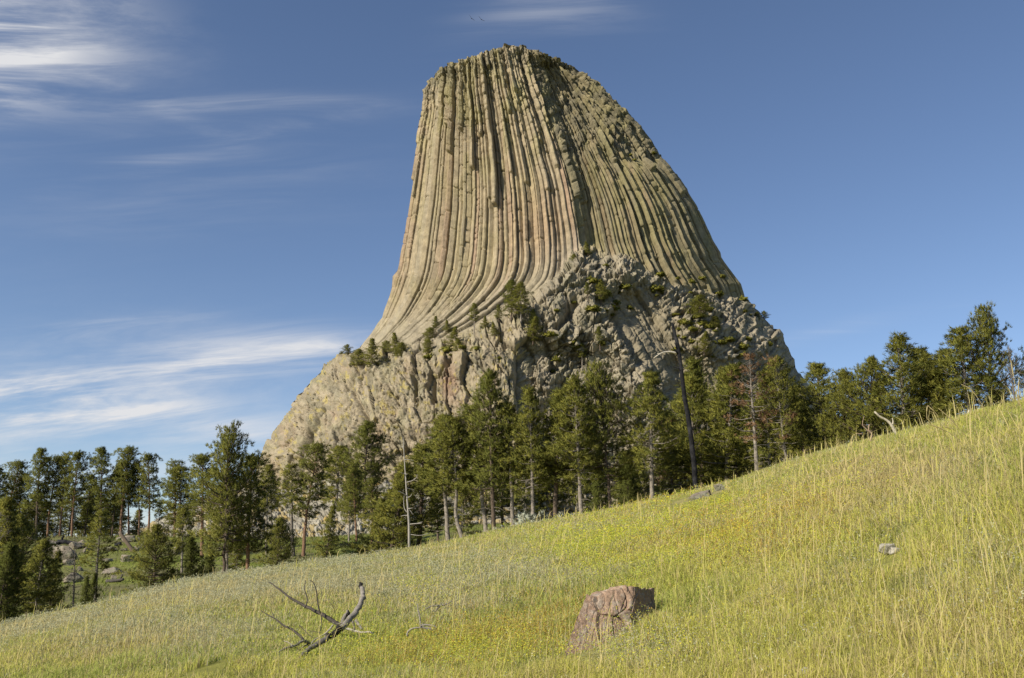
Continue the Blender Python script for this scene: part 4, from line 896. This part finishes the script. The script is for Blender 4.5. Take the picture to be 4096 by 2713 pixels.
def hull_rock(name, corners, n, mat, label, crack, rough, seed, cat='boulder'):
    """8 corners (front TL TR BR BL, back TL TR BR BL) -> dense roughened block with slanting cracks"""
    c = np.array(corners, float); loc = c.mean(0); c = c-loc; V = []; Fs = []; nn = 0
    def face(a, b, d, e):
        nonlocal nn
        f, g = np.meshgrid(np.linspace(0, 1, n), np.linspace(0, 1, n), indexing='ij')
        p = (1-f)[..., None]*((1-g)[..., None]*a+g[..., None]*b) + f[..., None]*((1-g)[..., None]*e+g[..., None]*d)
        V.append(p.reshape(-1, 3)); Fs.append(grid_faces(n, n)+nn); nn += n*n
    tl, tr, br, bl, TL_, TR_, BR_, BL_ = c
    face(tl, tr, br, bl); face(tr, TR_, BR_, br); face(TL_, TR_, tr, tl); face(TL_, tl, bl, BL_); face(TR_, TL_, BL_, BR_)
    V = np.vstack(V); sc = np.abs(V).max(); q = V/sc
    rn = np.linalg.norm(q, axis=1)[:, None]; V = V*(1 - .16*np.clip(rn-.7, 0, 1))           # soften corners
    # cracks run parallel to the slanting left edge
    ax = np.array([-.60, .1, -.79]); ax /= np.linalg.norm(ax); pr_ = np.cross(ax, [0, 1, 0]); pr_ /= np.linalg.norm(pr_)
    a = q@ax; b = q@pr_; k = q[:, 1]
    w_ = .25*noise3(q[:, 0]*3, q[:, 1]*3, q[:, 2]*3, seed)
    w_ = w_ + .3*noise3(q[:, 0]*1.6, q[:, 1]*1.6, q[:, 2]*1.6, seed+3)
    F1, F2, cid, dx, dy = voro2(a*1.5+w_, b*2.9+w_*1.5+k*1.5, seed); e = F2-F1
    d = -crack*1.1*np.exp(-(e/.045)**2)*(h3(np.floor(cid*991), cid*0, cid*0, 3) > .35) + crack*1.2*(cid-.5) + crack*1.3*(dx*(h3(np.floor(cid*733), cid*0, cid*0, 5)-.5)+dy*(h3(np.floor(cid*577), cid*0, cid*0, 6)-.5))
    F1, F2, cid, dx, dy = voro2(a*5+w_, b*9+w_+k*3, seed+4); d = d - .35*crack*np.exp(-((F2-F1)/.12)**2) + .3*crack*(cid-.5)
    d = d + crack*1.1*noise3(q[:, 0]*2.6, q[:, 1]*2.6, q[:, 2]*2.6, seed+9) + crack*.6*noise3(q[:, 0]*5.5, q[:, 1]*5.5, q[:, 2]*5.5, seed+8)
    d = d + rough*noise3(q[:, 0]*9, q[:, 1]*9, q[:, 2]*9, seed+1) + rough*.6*noise3(q[:, 0]*24, q[:, 1]*24, q[:, 2]*24, seed+2)
    nrm = V/(np.linalg.norm(V, axis=1)[:, None]+1e-9)
    V = V + nrm*d[:, None]
    o = mesh_np(name, V, np.vstack(Fs), mat, None, True); o.location = loc
    return tag(o, label, cat)
def cr(x, y, Y): return P((2100+x/2.368)/4, (2200+y/2.368)/4, Y)
hull_rock('leaning_rock', [cr(578, 432, 10.0), cr(1030, 362, 10.15), cr(990, 800, 9.85), cr(290, 1100, 9.3), cr(690, 400, 10.6), cr(1235, 352, 10.75), cr(1235, 880, 10.5), cr(500, 960, 10.3)], 150, M_pink,
          'large pinkish granular rock slab with dark cracks tilted out of the foreground grass', .032, .010, 77)
def cs(x, y, Y): return P((2650+x/6.766)/4, (1912+y/6.766)/4, Y)
fy_ = hit(684, 503)[0]+.25; gy_ = hit(712, 495)[0]+.3
hull_rock('flat_rock', [cs(690, 545, fy_), cs(1180, 400, fy_+.1), cs(1330, 560, fy_-.2), cs(760, 700, fy_-.3), cs(880, 410, fy_+.9), cs(1300, 290, fy_+1.), cs(1340, 470, fy_+.8), cs(900, 600, fy_+.7)], 70, M_boulder,
          'flat layered grey rock in the grass below the burnt snag', .035, .015, 78)
hull_rock('flat_rock', [cs(1370, 215, gy_), cs(1640, 190, gy_), cs(1720, 330, gy_-.1), cs(1430, 370, gy_-.1), cs(1430, 170, gy_+.5), cs(1600, 160, gy_+.5), cs(1650, 280, gy_+.5), cs(1480, 290, gy_+.5)], 50, M_boulder,
          'low brown rock in the grass up-slope of the flat layered rock', .025, .012, 79)
for (u_, v_, Y_, sz, lab_) in ((533, 524, 58., .95, 'pale silvery sagebrush on the crest below the middle stand'), (560, 519, 57., .5, 'small silvery sagebrush right of the larger one on the crest'), (500, 529, 58., .45, 'small silvery sagebrush left of the larger one on the crest')):
    M_sageb = bpy.data.materials.get('sage_leaves') or material('sage_leaves', (.40, .42, .33), .8, trans=.2)
    keepG = (G_D.copy(), G_Y.copy()); G_D[:] = (.34, .37, .29); G_Y[:] = (.46, .47, .36); ob = shrub(40+int(sz*10)); G_D[:] = keepG[0]; G_Y[:] = keepG[1]
    ob.data.materials.clear(); ob.data.materials.append(M_leaf); ob.name = 'sagebrush'; x_ = float(dirpx(u_, v_)[0])*Y_; ob.location = (x_, Y_, float(G(x_, Y_))); ob.scale = (sz, sz, sz*1.1); tag(ob, lab_, 'sagebrush')

# ------------------------------------------------------------------ hiker behind the knoll and two birds
def person():
    Y = 156.; s = float(dirpx(218.2/4*1.0, 538)[0]); u0 = 54.6; s = float(dirpx(u0, 538)[0]); Y = 154.; x = s*Y; z = float(G(x, Y))
    root = empty('person', (x, Y, z)); bm_v = []; 
    m = MB()
    body = [((0, 0, .92), .155), ((0, 0, 1.05), .15), ((.0, .0, 1.25), .18), ((.01, -.01, 1.42), .17), ((.01, -.02, 1.50), .07), ((.02, -.03, 1.56), .06), ((.02, -.03, 1.64), .10), ((.02, -.03, 1.72), .095), ((.02, -.03, 1.77), .03)]
    m.tube(smooth_path([b[0] for b in body], 24), np.interp(np.linspace(0, 1, 24), np.linspace(0, 1, len(body)), [b[1] for b in body]), 12, (.38, .24, .17))
    for sx in (-1, 1):
        m.tube(smooth_path([(sx*.09, 0, .95), (sx*.10, -.03*sx, .5), (sx*.10, .08*sx, .06)], 10), np.linspace(.09, .05, 10), 8, (.38, .24, .17))
        m.tube(smooth_path([(sx*.19, 0, 1.42), (sx*.24, .02, 1.15), (sx*.2, -.14, .92)], 10), np.linspace(.055, .035, 10), 8, (.38, .24, .17))
        hx = sx*.2; 
        for f in range(5): m.tube([(hx+.012*(f-2), -.14, .92), (hx+.014*(f-2), -.17, .84+.008*abs(f-2))], [.012, .008], 4, (.38, .24, .17))
    m.build('body', M_leaf, root)
    m = MB(); m.tube(smooth_path([(0, 0, .88), (0, 0, 1.1), (0, 0, 1.3), (.01, -.01, 1.46), (.01, -.01, 1.5)], 14), np.interp(np.linspace(0, 1, 14), [0, .4, .8, 1], [.19, .18, .2, .09]), 12, (.55, .57, .62))
    for sx in (-1, 1): m.tube([(sx*.17, 0, 1.44), (sx*.225, .01, 1.2)], [.075, .068], 8, (.55, .57, .62))
    m.build('shirt', M_leaf, root)
    m = MB(); m.tube([(0, 0, .80), (0, 0, .97)], [.18, .185], 12, (.03, .03, .045))
    for sx in (-1, 1): m.tube(smooth_path([(sx*.09, 0, .92), (sx*.10, -.03*sx, .5), (sx*.10, .08*sx, .08)], 8), np.linspace(.105, .075, 8), 8, (.03, .03, .045))
    m.build('trousers', M_leaf, root)
    m = MB(); m.tube([(.02, -.01, 1.66), (.02, -.01, 1.73), (.02, -.02, 1.80)], [.105, .11, .04], 10, (.04, .025, .015)); m.build('hair', M_leaf, root)
    tag(root, 'hiker in a pale grey white shirt and dark trousers among the knoll pines', 'person')
person()
def bird(u, v, tilt, label):
    Y = 210.; root = empty('soaring_bird', P(u, v, Y)); c = (.02, .02, .022)
    m = MB(); m.tube(smooth_path([(0, .42, 0), (0, .3, .02), (0, 0, 0), (0, -.35, 0), (0, -.5, -.01)], 10), [.02, .05, .07, .09, .1, .1, .09, .06, .04, .02], 7, c); m.build('body', M_leaf, root)
    for sx in (-1, 1):
        w_ = []; 
        for k, (x, y0, y1, z) in enumerate([(0, .18, -.22, .02), (.3, .24, -.22, .10), (.6, .22, -.2, .17), (.85, .1, -.26, .2), (1.0, -.08, -.34, .2)]):
            for zz in (.012, -.012): w_ += [(sx*x, y0, z+zz), (sx*x, y1, z+zz)]
        f = []
        for k in range(4):
            a = k*4; f += [(a, a+1, a+5, a+4), (a+2, a+6, a+7, a+3), (a, a+4, a+6, a+2), (a+1, a+3, a+7, a+5)]
        f += [(16, 17, 19, 18)]; m = MB(); m.add(w_, f, c); m.build('wing', M_leaf, root, smooth=False)
    m = MB(); m.add([(-.05, -.45, .01), (.05, -.45, .01), (.14, -.75, .01), (-.14, -.75, .01), (-.05, -.45, -.01), (.05, -.45, -.01), (.14, -.75, -.01), (-.14, -.75, -.01)], [(0, 1, 2, 3), (7, 6, 5, 4), (0, 3, 7, 4), (1, 5, 6, 2), (3, 2, 6, 7)], c); m.build('tail', M_leaf, root, smooth=False)
    root.rotation_euler = (.5, tilt, .3); tag(root, label, 'bird', 'birds soaring over the tower')
bird(1886/4, 74/4, .75, 'dark bird soaring above the tower, left and higher of the two')
bird(1925/4, 78/4, .60, 'dark bird soaring above the tower, right and lower of the two')

# ------------------------------------------------------------------ meadow vegetation
def scatter(n, r0, r1, power=0.0, th=.66):
    """points spread by distance: denser near the viewer"""
    r = np.exp(R.uniform(math.log(r0), math.log(r1), n)) if power == 0 else (r0**power + R.random(n)*(r1**power-r0**power))**(1/power)
    a = R.uniform(-th, th, n); x = r*np.sin(a); y = r*np.cos(a); return x, y, r
def blades(x, y, h, wd, lean, col, tipc=None, seg=2, droop=.35, name='g', z0=None):
    n = len(x); z = G(x, y)-.02 if z0 is None else z0; az = R.uniform(0, 2*pi, n)
    L_ = np.stack([np.cos(az), np.sin(az)], 1)*lean[:, None]+np.array([.06, .02]); pa = az+R.uniform(-1.2, 1.2, n)+pi/2
    # width faces roughly the open side
    wv = np.stack([np.cos(R.normal(0, .7, n)), np.sin(R.normal(0, .7, n)), np.zeros(n)], 1)*wd[:, None]*.5
    b = np.stack([x, y, z], 1); P1 = b + np.concatenate([L_*h[:, None]*.35, (h*.6)[:, None]], 1); P2 = b + np.concatenate([L_*h[:, None]*(1.0+droop), (h*(1-lean*.35))[:, None]], 1)
    if seg == 2:
        V = np.stack([b-wv, b+wv, P1+wv*.75, P1-wv*.75, P2], 1); i = np.arange(n)[:, None]*5
        F4 = None; Fc = np.concatenate([i+np.array([0, 1, 2]), i+np.array([0, 2, 3]), i+np.array([3, 2, 4])], 0)
        C = np.repeat(col[:, None], 5, 1)
        if tipc is not None: C[:, 4] = tipc; C[:, 2:4] = col[:, None]*.5+tipc[:, None]*.5
    else:
        V = np.stack([b-wv, b+wv, P2], 1); i = np.arange(n)[:, None]*3; Fc = i+np.array([0, 1, 2]); C = np.repeat(col[:, None], 3, 1)
        if tipc is not None: C[:, 2] = tipc
    return V.reshape(-1, 3), Fc, C.reshape(-1, 3)
def merge(parts):
    V, Fs, C, n = [], [], [], 0
    for v, f, c in parts: V.append(v); Fs.append(f+n); C.append(c); n += len(v)
    return np.vstack(V), np.vstack(Fs), np.vstack(C)
def blob(u, v, l): 
    t = 0
    for (cu, cv, ru, rv, a) in l: t = t + a*np.exp(-((u-cu)/ru)**2-((v-cv)/rv)**2)
    return np.clip(t, 0, 1)
c_green = np.array([.35, .43, .075]); c_lime = np.array([.55, .55, .10]); c_straw = np.array([.56, .47, .22]); c_sage = np.array([.46, .46, .30]); c_pink = np.array([.42, .30, .17]); c_dkg = np.array([.10, .15, .03])
SAGE = [(60, 622, 150, 16, 1.), (180, 588, 150, 14, 1.), (330, 575, 160, 16, .6), (420, 585, 70, 20, .6), (440, 605, 50, 22, .9), (510, 565, 60, 16, .5), (200, 640, 90, 22, .5), (330, 560, 120, 10, .5), (560, 575, 60, 14, .6), (620, 530, 80, 12, .4), (640, 655, 40, 16, .7), (960, 470, 40, 18, .3), (975, 545, 30, 20, .25)]
STRAW = [(330, 600, 220, 18, .5), (640, 515, 150, 14, .7), (460, 548, 120, 12, .6), (900, 480, 140, 30, .7), (870, 470, 60, 20, .5), (100, 645, 140, 25, .5), (950, 640, 90, 40, .4), (780, 500, 60, 14, .5)]
ORNG = [(510, 640, 90, 18, .9), (690, 505, 60, 12, .3), (720, 535, 90, 18, .5), (430, 665, 60, 14, .6), (800, 510, 40, 16, .45), (570, 615, 45, 18, .5), (760, 555, 60, 16, .4)]
def density_ok(x, y):
    """where the meadow is bare: the rock footprint and the little earth scar"""
    u, v = proj(x, y, G(x, y)); ok = ~((np.abs(u-205) < 24) & (np.abs(v-672+(u-205)*.35) < 6))
    ok = ok & ~((np.abs(u-696) < 26) & (np.abs(v-501+(u-696)*.22) < 5))
    return ok & ~((y > 9.75) & (y < 10.8) & (x > .62) & (x < 1.5))
def grass(n, r0, r1, kind='g'):
    x, y, r = scatter(n, r0, r1); s = x/y
    ok = (y < YC(s)+7) & density_ok(x, y); x, y, r = x[ok], y[ok], r[ok]; n = len(x)
    # tussocks
    cx = fbm2(x*2.2, y*2.2, 3, 71); big = fbm2(x*.28, y*.28, 4, 72); mid = fbm2(x*.9, y*.9, 3, 73)
    z = G(x, y); u, v = proj(x, y, z)
    sg = blob(u, v, SAGE)*.9 + .25*ss(.1, .4, mid); stw = blob(u, v, STRAW)*.8+.22*ss(-.1, .4, big); og = blob(u, v, ORNG)
    k = R.random(n); mix1 = ss(-.3, .3, big+.4*R.normal(0, .5, n))[:, None]
    col = c_green*(1-mix1)+c_lime*mix1
    p = R.random(n)
    col = np.where((p < stw*.75+.18)[:, None], c_straw*R.uniform(.75, 1.1, (n, 1)), col)
    col = np.where((p > 1-sg*.68)[:, None], c_sage*R.uniform(.8, 1.1, (n, 1)), col)
    col = np.where(((k < og*.65) & (p < .8))[:, None], np.array([.50, .33, .06])*R.uniform(.7, 1.1, (n, 1)), col)
    dk = ss(.18, .42, -cx)[:, None]*.5; col = col*(1-dk)+c_dkg*dk*1.2
    h = (.09+.12*np.clip(cx*1.6+.4, 0, 1)+.11*R.random(n)**2)*np.where(r > 30, .95, 1.)*(1+.08*ss(.3, .55, s_ := x/y))*(1-.35*ss(15, 3.5, r))
    h = h*(1-.25*blob(u, v, SAGE))*(1-.72*blob(u, v, [(318, 642, 56, 32, 1.0)]))*(1-.7*blob(u, v, [(594, 652, 46, 20, 1.1), (888, 564, 24, 16, 1.4), (700, 500, 30, 9, 1.3)]))
    wd = np.maximum(.004, r*.0007-np.clip(r-15, 0, 30)*.00014)*R.uniform(.7, 1.4, n); h = h*(1-.30*ss(14, 30, r)*(1-.6*(R.random(n) < .06))); lean = np.abs(R.normal(.5, .4, n)).clip(0, 1.5)
    tip = col*.6+c_straw*.4*R.uniform(.8, 1.15, (n, 1))
    m = r < 26
    parts = [blades(x[m], y[m], h[m], wd[m], lean[m], col[m]*.95, tip[m], 2)]
    if (~m).any(): parts.append(blades(x[~m], y[~m], h[~m], wd[~m]*1.15, lean[~m], col[~m], tip[~m], 1))
    return merge(parts)
V, Fc, C = grass(950000, 3.3, 70)
tag(mesh_np('meadow_grass', V, Fc, M_grass, np.clip(C, 0, 1), False), 'yellow green meadow grass over the whole foreground slope', 'grass', kind='stuff')
# straw seed stalks, taller
def stalks(n, r0, r1):
    x, y, r = scatter(n, r0, r1); s = x/y; ok = (y < YC(s)+6) & density_ok(x, y); x, y, r, s = x[ok], y[ok], r[ok], s[ok]
    u, v = proj(x, y, G(x, y)); keep = R.random(len(x)) < (.25+.75*blob(u, v, STRAW)+.5*ss(.2, .5, s)+.3*ss(.2, .5, fbm2(x*.5, y*.5, 3, 88))); x, y, r, s = x[keep], y[keep], r[keep], s[keep]; n = len(x)
    h = R.uniform(.42, .78, n)*(1+.15*ss(.3, .5, s))*(1-.25*ss(6, 3, r)); wd = np.maximum(.003, r*.0006); lean = np.abs(R.normal(.35, .28, n)).clip(0, 1.1)
    col = c_straw*R.uniform(.8, 1.2, (n, 1)); g_ = (R.random(n) < .3)[:, None]; col = np.where(g_, c_lime, col)
    return blades(x, y, h, wd, lean, col, np.minimum(c_straw*1.15*np.ones((n, 1)), 1), 2, droop=.2)
V, Fc, C = stalks(8000, 4, 64)
tag(mesh_np('straw_stalks', V, Fc, M_grass, np.clip(C, 0, 1), False), 'dry straw coloured grass stalks standing above the meadow', 'grass', kind='stuff')
# leaf clumps: grey green sage, yellow flower heads, orange spurge
def clumps(n, r0, r1, field, hgt, spread, per, lw, cols, thr=0., cellf=1.3, seed=91, vert=1.0):
    x, y, r = scatter(n, r0, r1); s = x/y; ok = (y < YC(s)+4) & density_ok(x, y); x, y, r = x[ok], y[ok], r[ok]
    u, v = proj(x, y, G(x, y)); f = field(x, y, u, v); keep = R.random(len(x)) < f; x, y, r = x[keep], y[keep], r[keep]; n = len(x)
    z = G(x, y); hh = hgt*R.uniform(.5, 1.2, n)
    X = np.repeat(x, per)+R.normal(0, 1, n*per)*spread; Yy = np.repeat(y, per)+R.normal(0, 1, n*per)*spread; Z = np.repeat(z, per)+np.repeat(hh, per)*(1-vert*R.random(n*per)); RRp = np.repeat(r, per); m = n*per
    l_ = np.maximum(lw, RRp*.0009)*R.uniform(.7, 1.4, m); d = R.normal(0, 1, (m, 3)); d[:, 2] = abs(d[:, 2])*.8; d /= np.linalg.norm(d, axis=1)[:, None]; q = np.cross(d, R.normal(0, 1, (m, 3))); q /= np.linalg.norm(q, axis=1)[:, None]+1e-9
    c = np.stack([X, Yy, Z], 1); V = np.stack([c-q*l_[:, None]*.4, c+q*l_[:, None]*.4, c+d*l_[:, None]*1.3], 1).reshape(-1, 3)
    cc = np.array(cols)[R.integers(0, len(cols), m)]*R.uniform(.8, 1.2, (m, 1)); return V, np.arange(m*3).reshape(-1, 3), np.clip(np.repeat(cc, 3, 0), 0, 1)
fs = lambda x, y, u, v: np.clip(blob(u, v, SAGE)*1.1+.10, 0, 1)*ss(-.12, .18, fbm2(x*1.1, y*1.1, 3, 95))
V, Fc, C = clumps(120000, 4, 66, fs, .24, .07, 9, .011, [c_sage*1.1, c_sage, c_sage*.8])
tag(mesh_np('sage_ground_cover', V, Fc, M_grass, C, False), 'pale grey green sage growing low through the meadow grass', 'sage', kind='stuff')
YEL = [(650, 560, 90, 26, .8), (700, 548, 120, 20, .45), (600, 545, 40, 20, .7), (560, 660, 110, 20, .6), (430, 660, 70, 22, .6), (300, 668, 60, 18, .3), (355, 640, 35, 16, .3), (420, 600, 30, 16, .35), (750, 520, 100, 20, .3), (860, 490, 60, 20, .25), (950, 530, 60, 16, .12), (700, 510, 60, 12, .25), (640, 600, 20, 14, .8), (470, 595, 30, 10, .15)]
fy = lambda x, y, u, v: np.clip(blob(u, v, YEL)*1.25*ss(-.35, .15, fbm2(x*1.7, y*1.7, 3, 96)), 0, 1)
V, Fc, C = clumps(150000, 4, 60, fy, .32, .05, 8, .010, [(.70, .60, .05), (.54, .55, .07), (.47, .52, .07), (.42, .48, .07), (.40, .46, .07)], vert=.7)
tag(mesh_np('yellow_wildflowers', V, Fc, M_flower, C, False), 'patches of tiny yellow wildflowers in the middle and bottom of the meadow', 'wildflowers', kind='stuff')
fo = lambda x, y, u, v: blob(u, v, ORNG)*ss(-.25, .25, fbm2(x*1.4, y*1.4, 3, 97))*.85
V, Fc, C = clumps(110000, 4, 55, fo, .28, .06, 7, .010, [(.56, .37, .06), (.50, .32, .06), (.55, .45, .07)], vert=.6)
tag(mesh_np('orange_wildflowers', V, Fc, M_flower, C, False), 'patch of orange tinted low plants at the bottom centre of the meadow', 'wildflowers', kind='stuff')
# grass on the knoll and between the trees
x = R.uniform(-110, 60, 60000); y = R.uniform(52, 150, 60000); s = x/y; ok = (np.abs(s) < .64) & (y > YC(s)+2); x, y = x[ok], y[ok]; n = len(x)
kn = ss(-.2, .25, fbm2(x*.12, y*.25, 4, 13)+.15*R.normal(0, 1, n))[:, None]; col = np.array([.17, .22, .035])*(1-kn)+np.array([.24, .22, .10])*kn
V, Fc, C = blades(x, y, R.uniform(.15, .5, n), R.uniform(.07, .16, n), np.abs(R.normal(.3, .2, n)), col*R.uniform(.7, 1.2, (n, 1)), None, 1)
tag(mesh_np('knoll_grass', V, Fc, M_grass, np.clip(C, 0, 1), False), 'bright green grass over the far knoll slope among boulders', 'grass', kind='stuff')
# single bent stalks that stand out against the trees at the right
ST = [[(1745, 1205), (1700, 1090), (1640, 1010), (1560, 920), (1475, 848)], [(1900, 1010), (1860, 900), (1800, 790), (1730, 700), (1655, 660)], [(1720, 1200), (1620, 1080), (1500, 1010), (1380, 965)], [(2110, 830), (2085, 700), (2060, 560), (2045, 470)], [(1480, 920), (1450, 880), (1395, 828)],
      [(1590, 1010), (1560, 1005), (1515, 985)], [(2140, 880), (2105, 760), (2110, 600)], [(1390, 940), (1385, 880), (1392, 825)], [(1905, 830), (1890, 790), (1878, 755)], [(1300, 1380), (1330, 1250), (1365, 1150)], [(1235, 1320), (1210, 1200), (1190, 1130)], [(1130, 1400), (1110, 1300), (1080, 1210)]]
for i, pts in enumerate(ST):
    Yq = 9.5 if i < 9 else 13.; b = pxpath(pts, 3000, 1200, 1.96, Yq); loc = b[0].copy(); m = MB(); m.tube(smooth_path(b-loc, 12), np.concatenate([np.linspace(.004, .003, 7), [.006, .007, .006, .004, .002]]), 4, (.52, .44, .22))
    o = m.build('grass_stalk', M_grass); o.location = loc
    tag(o, 'long bent straw grass stalk standing out near the right edge of the meadow', 'grass stalk', 'long bent grass stalks at right')
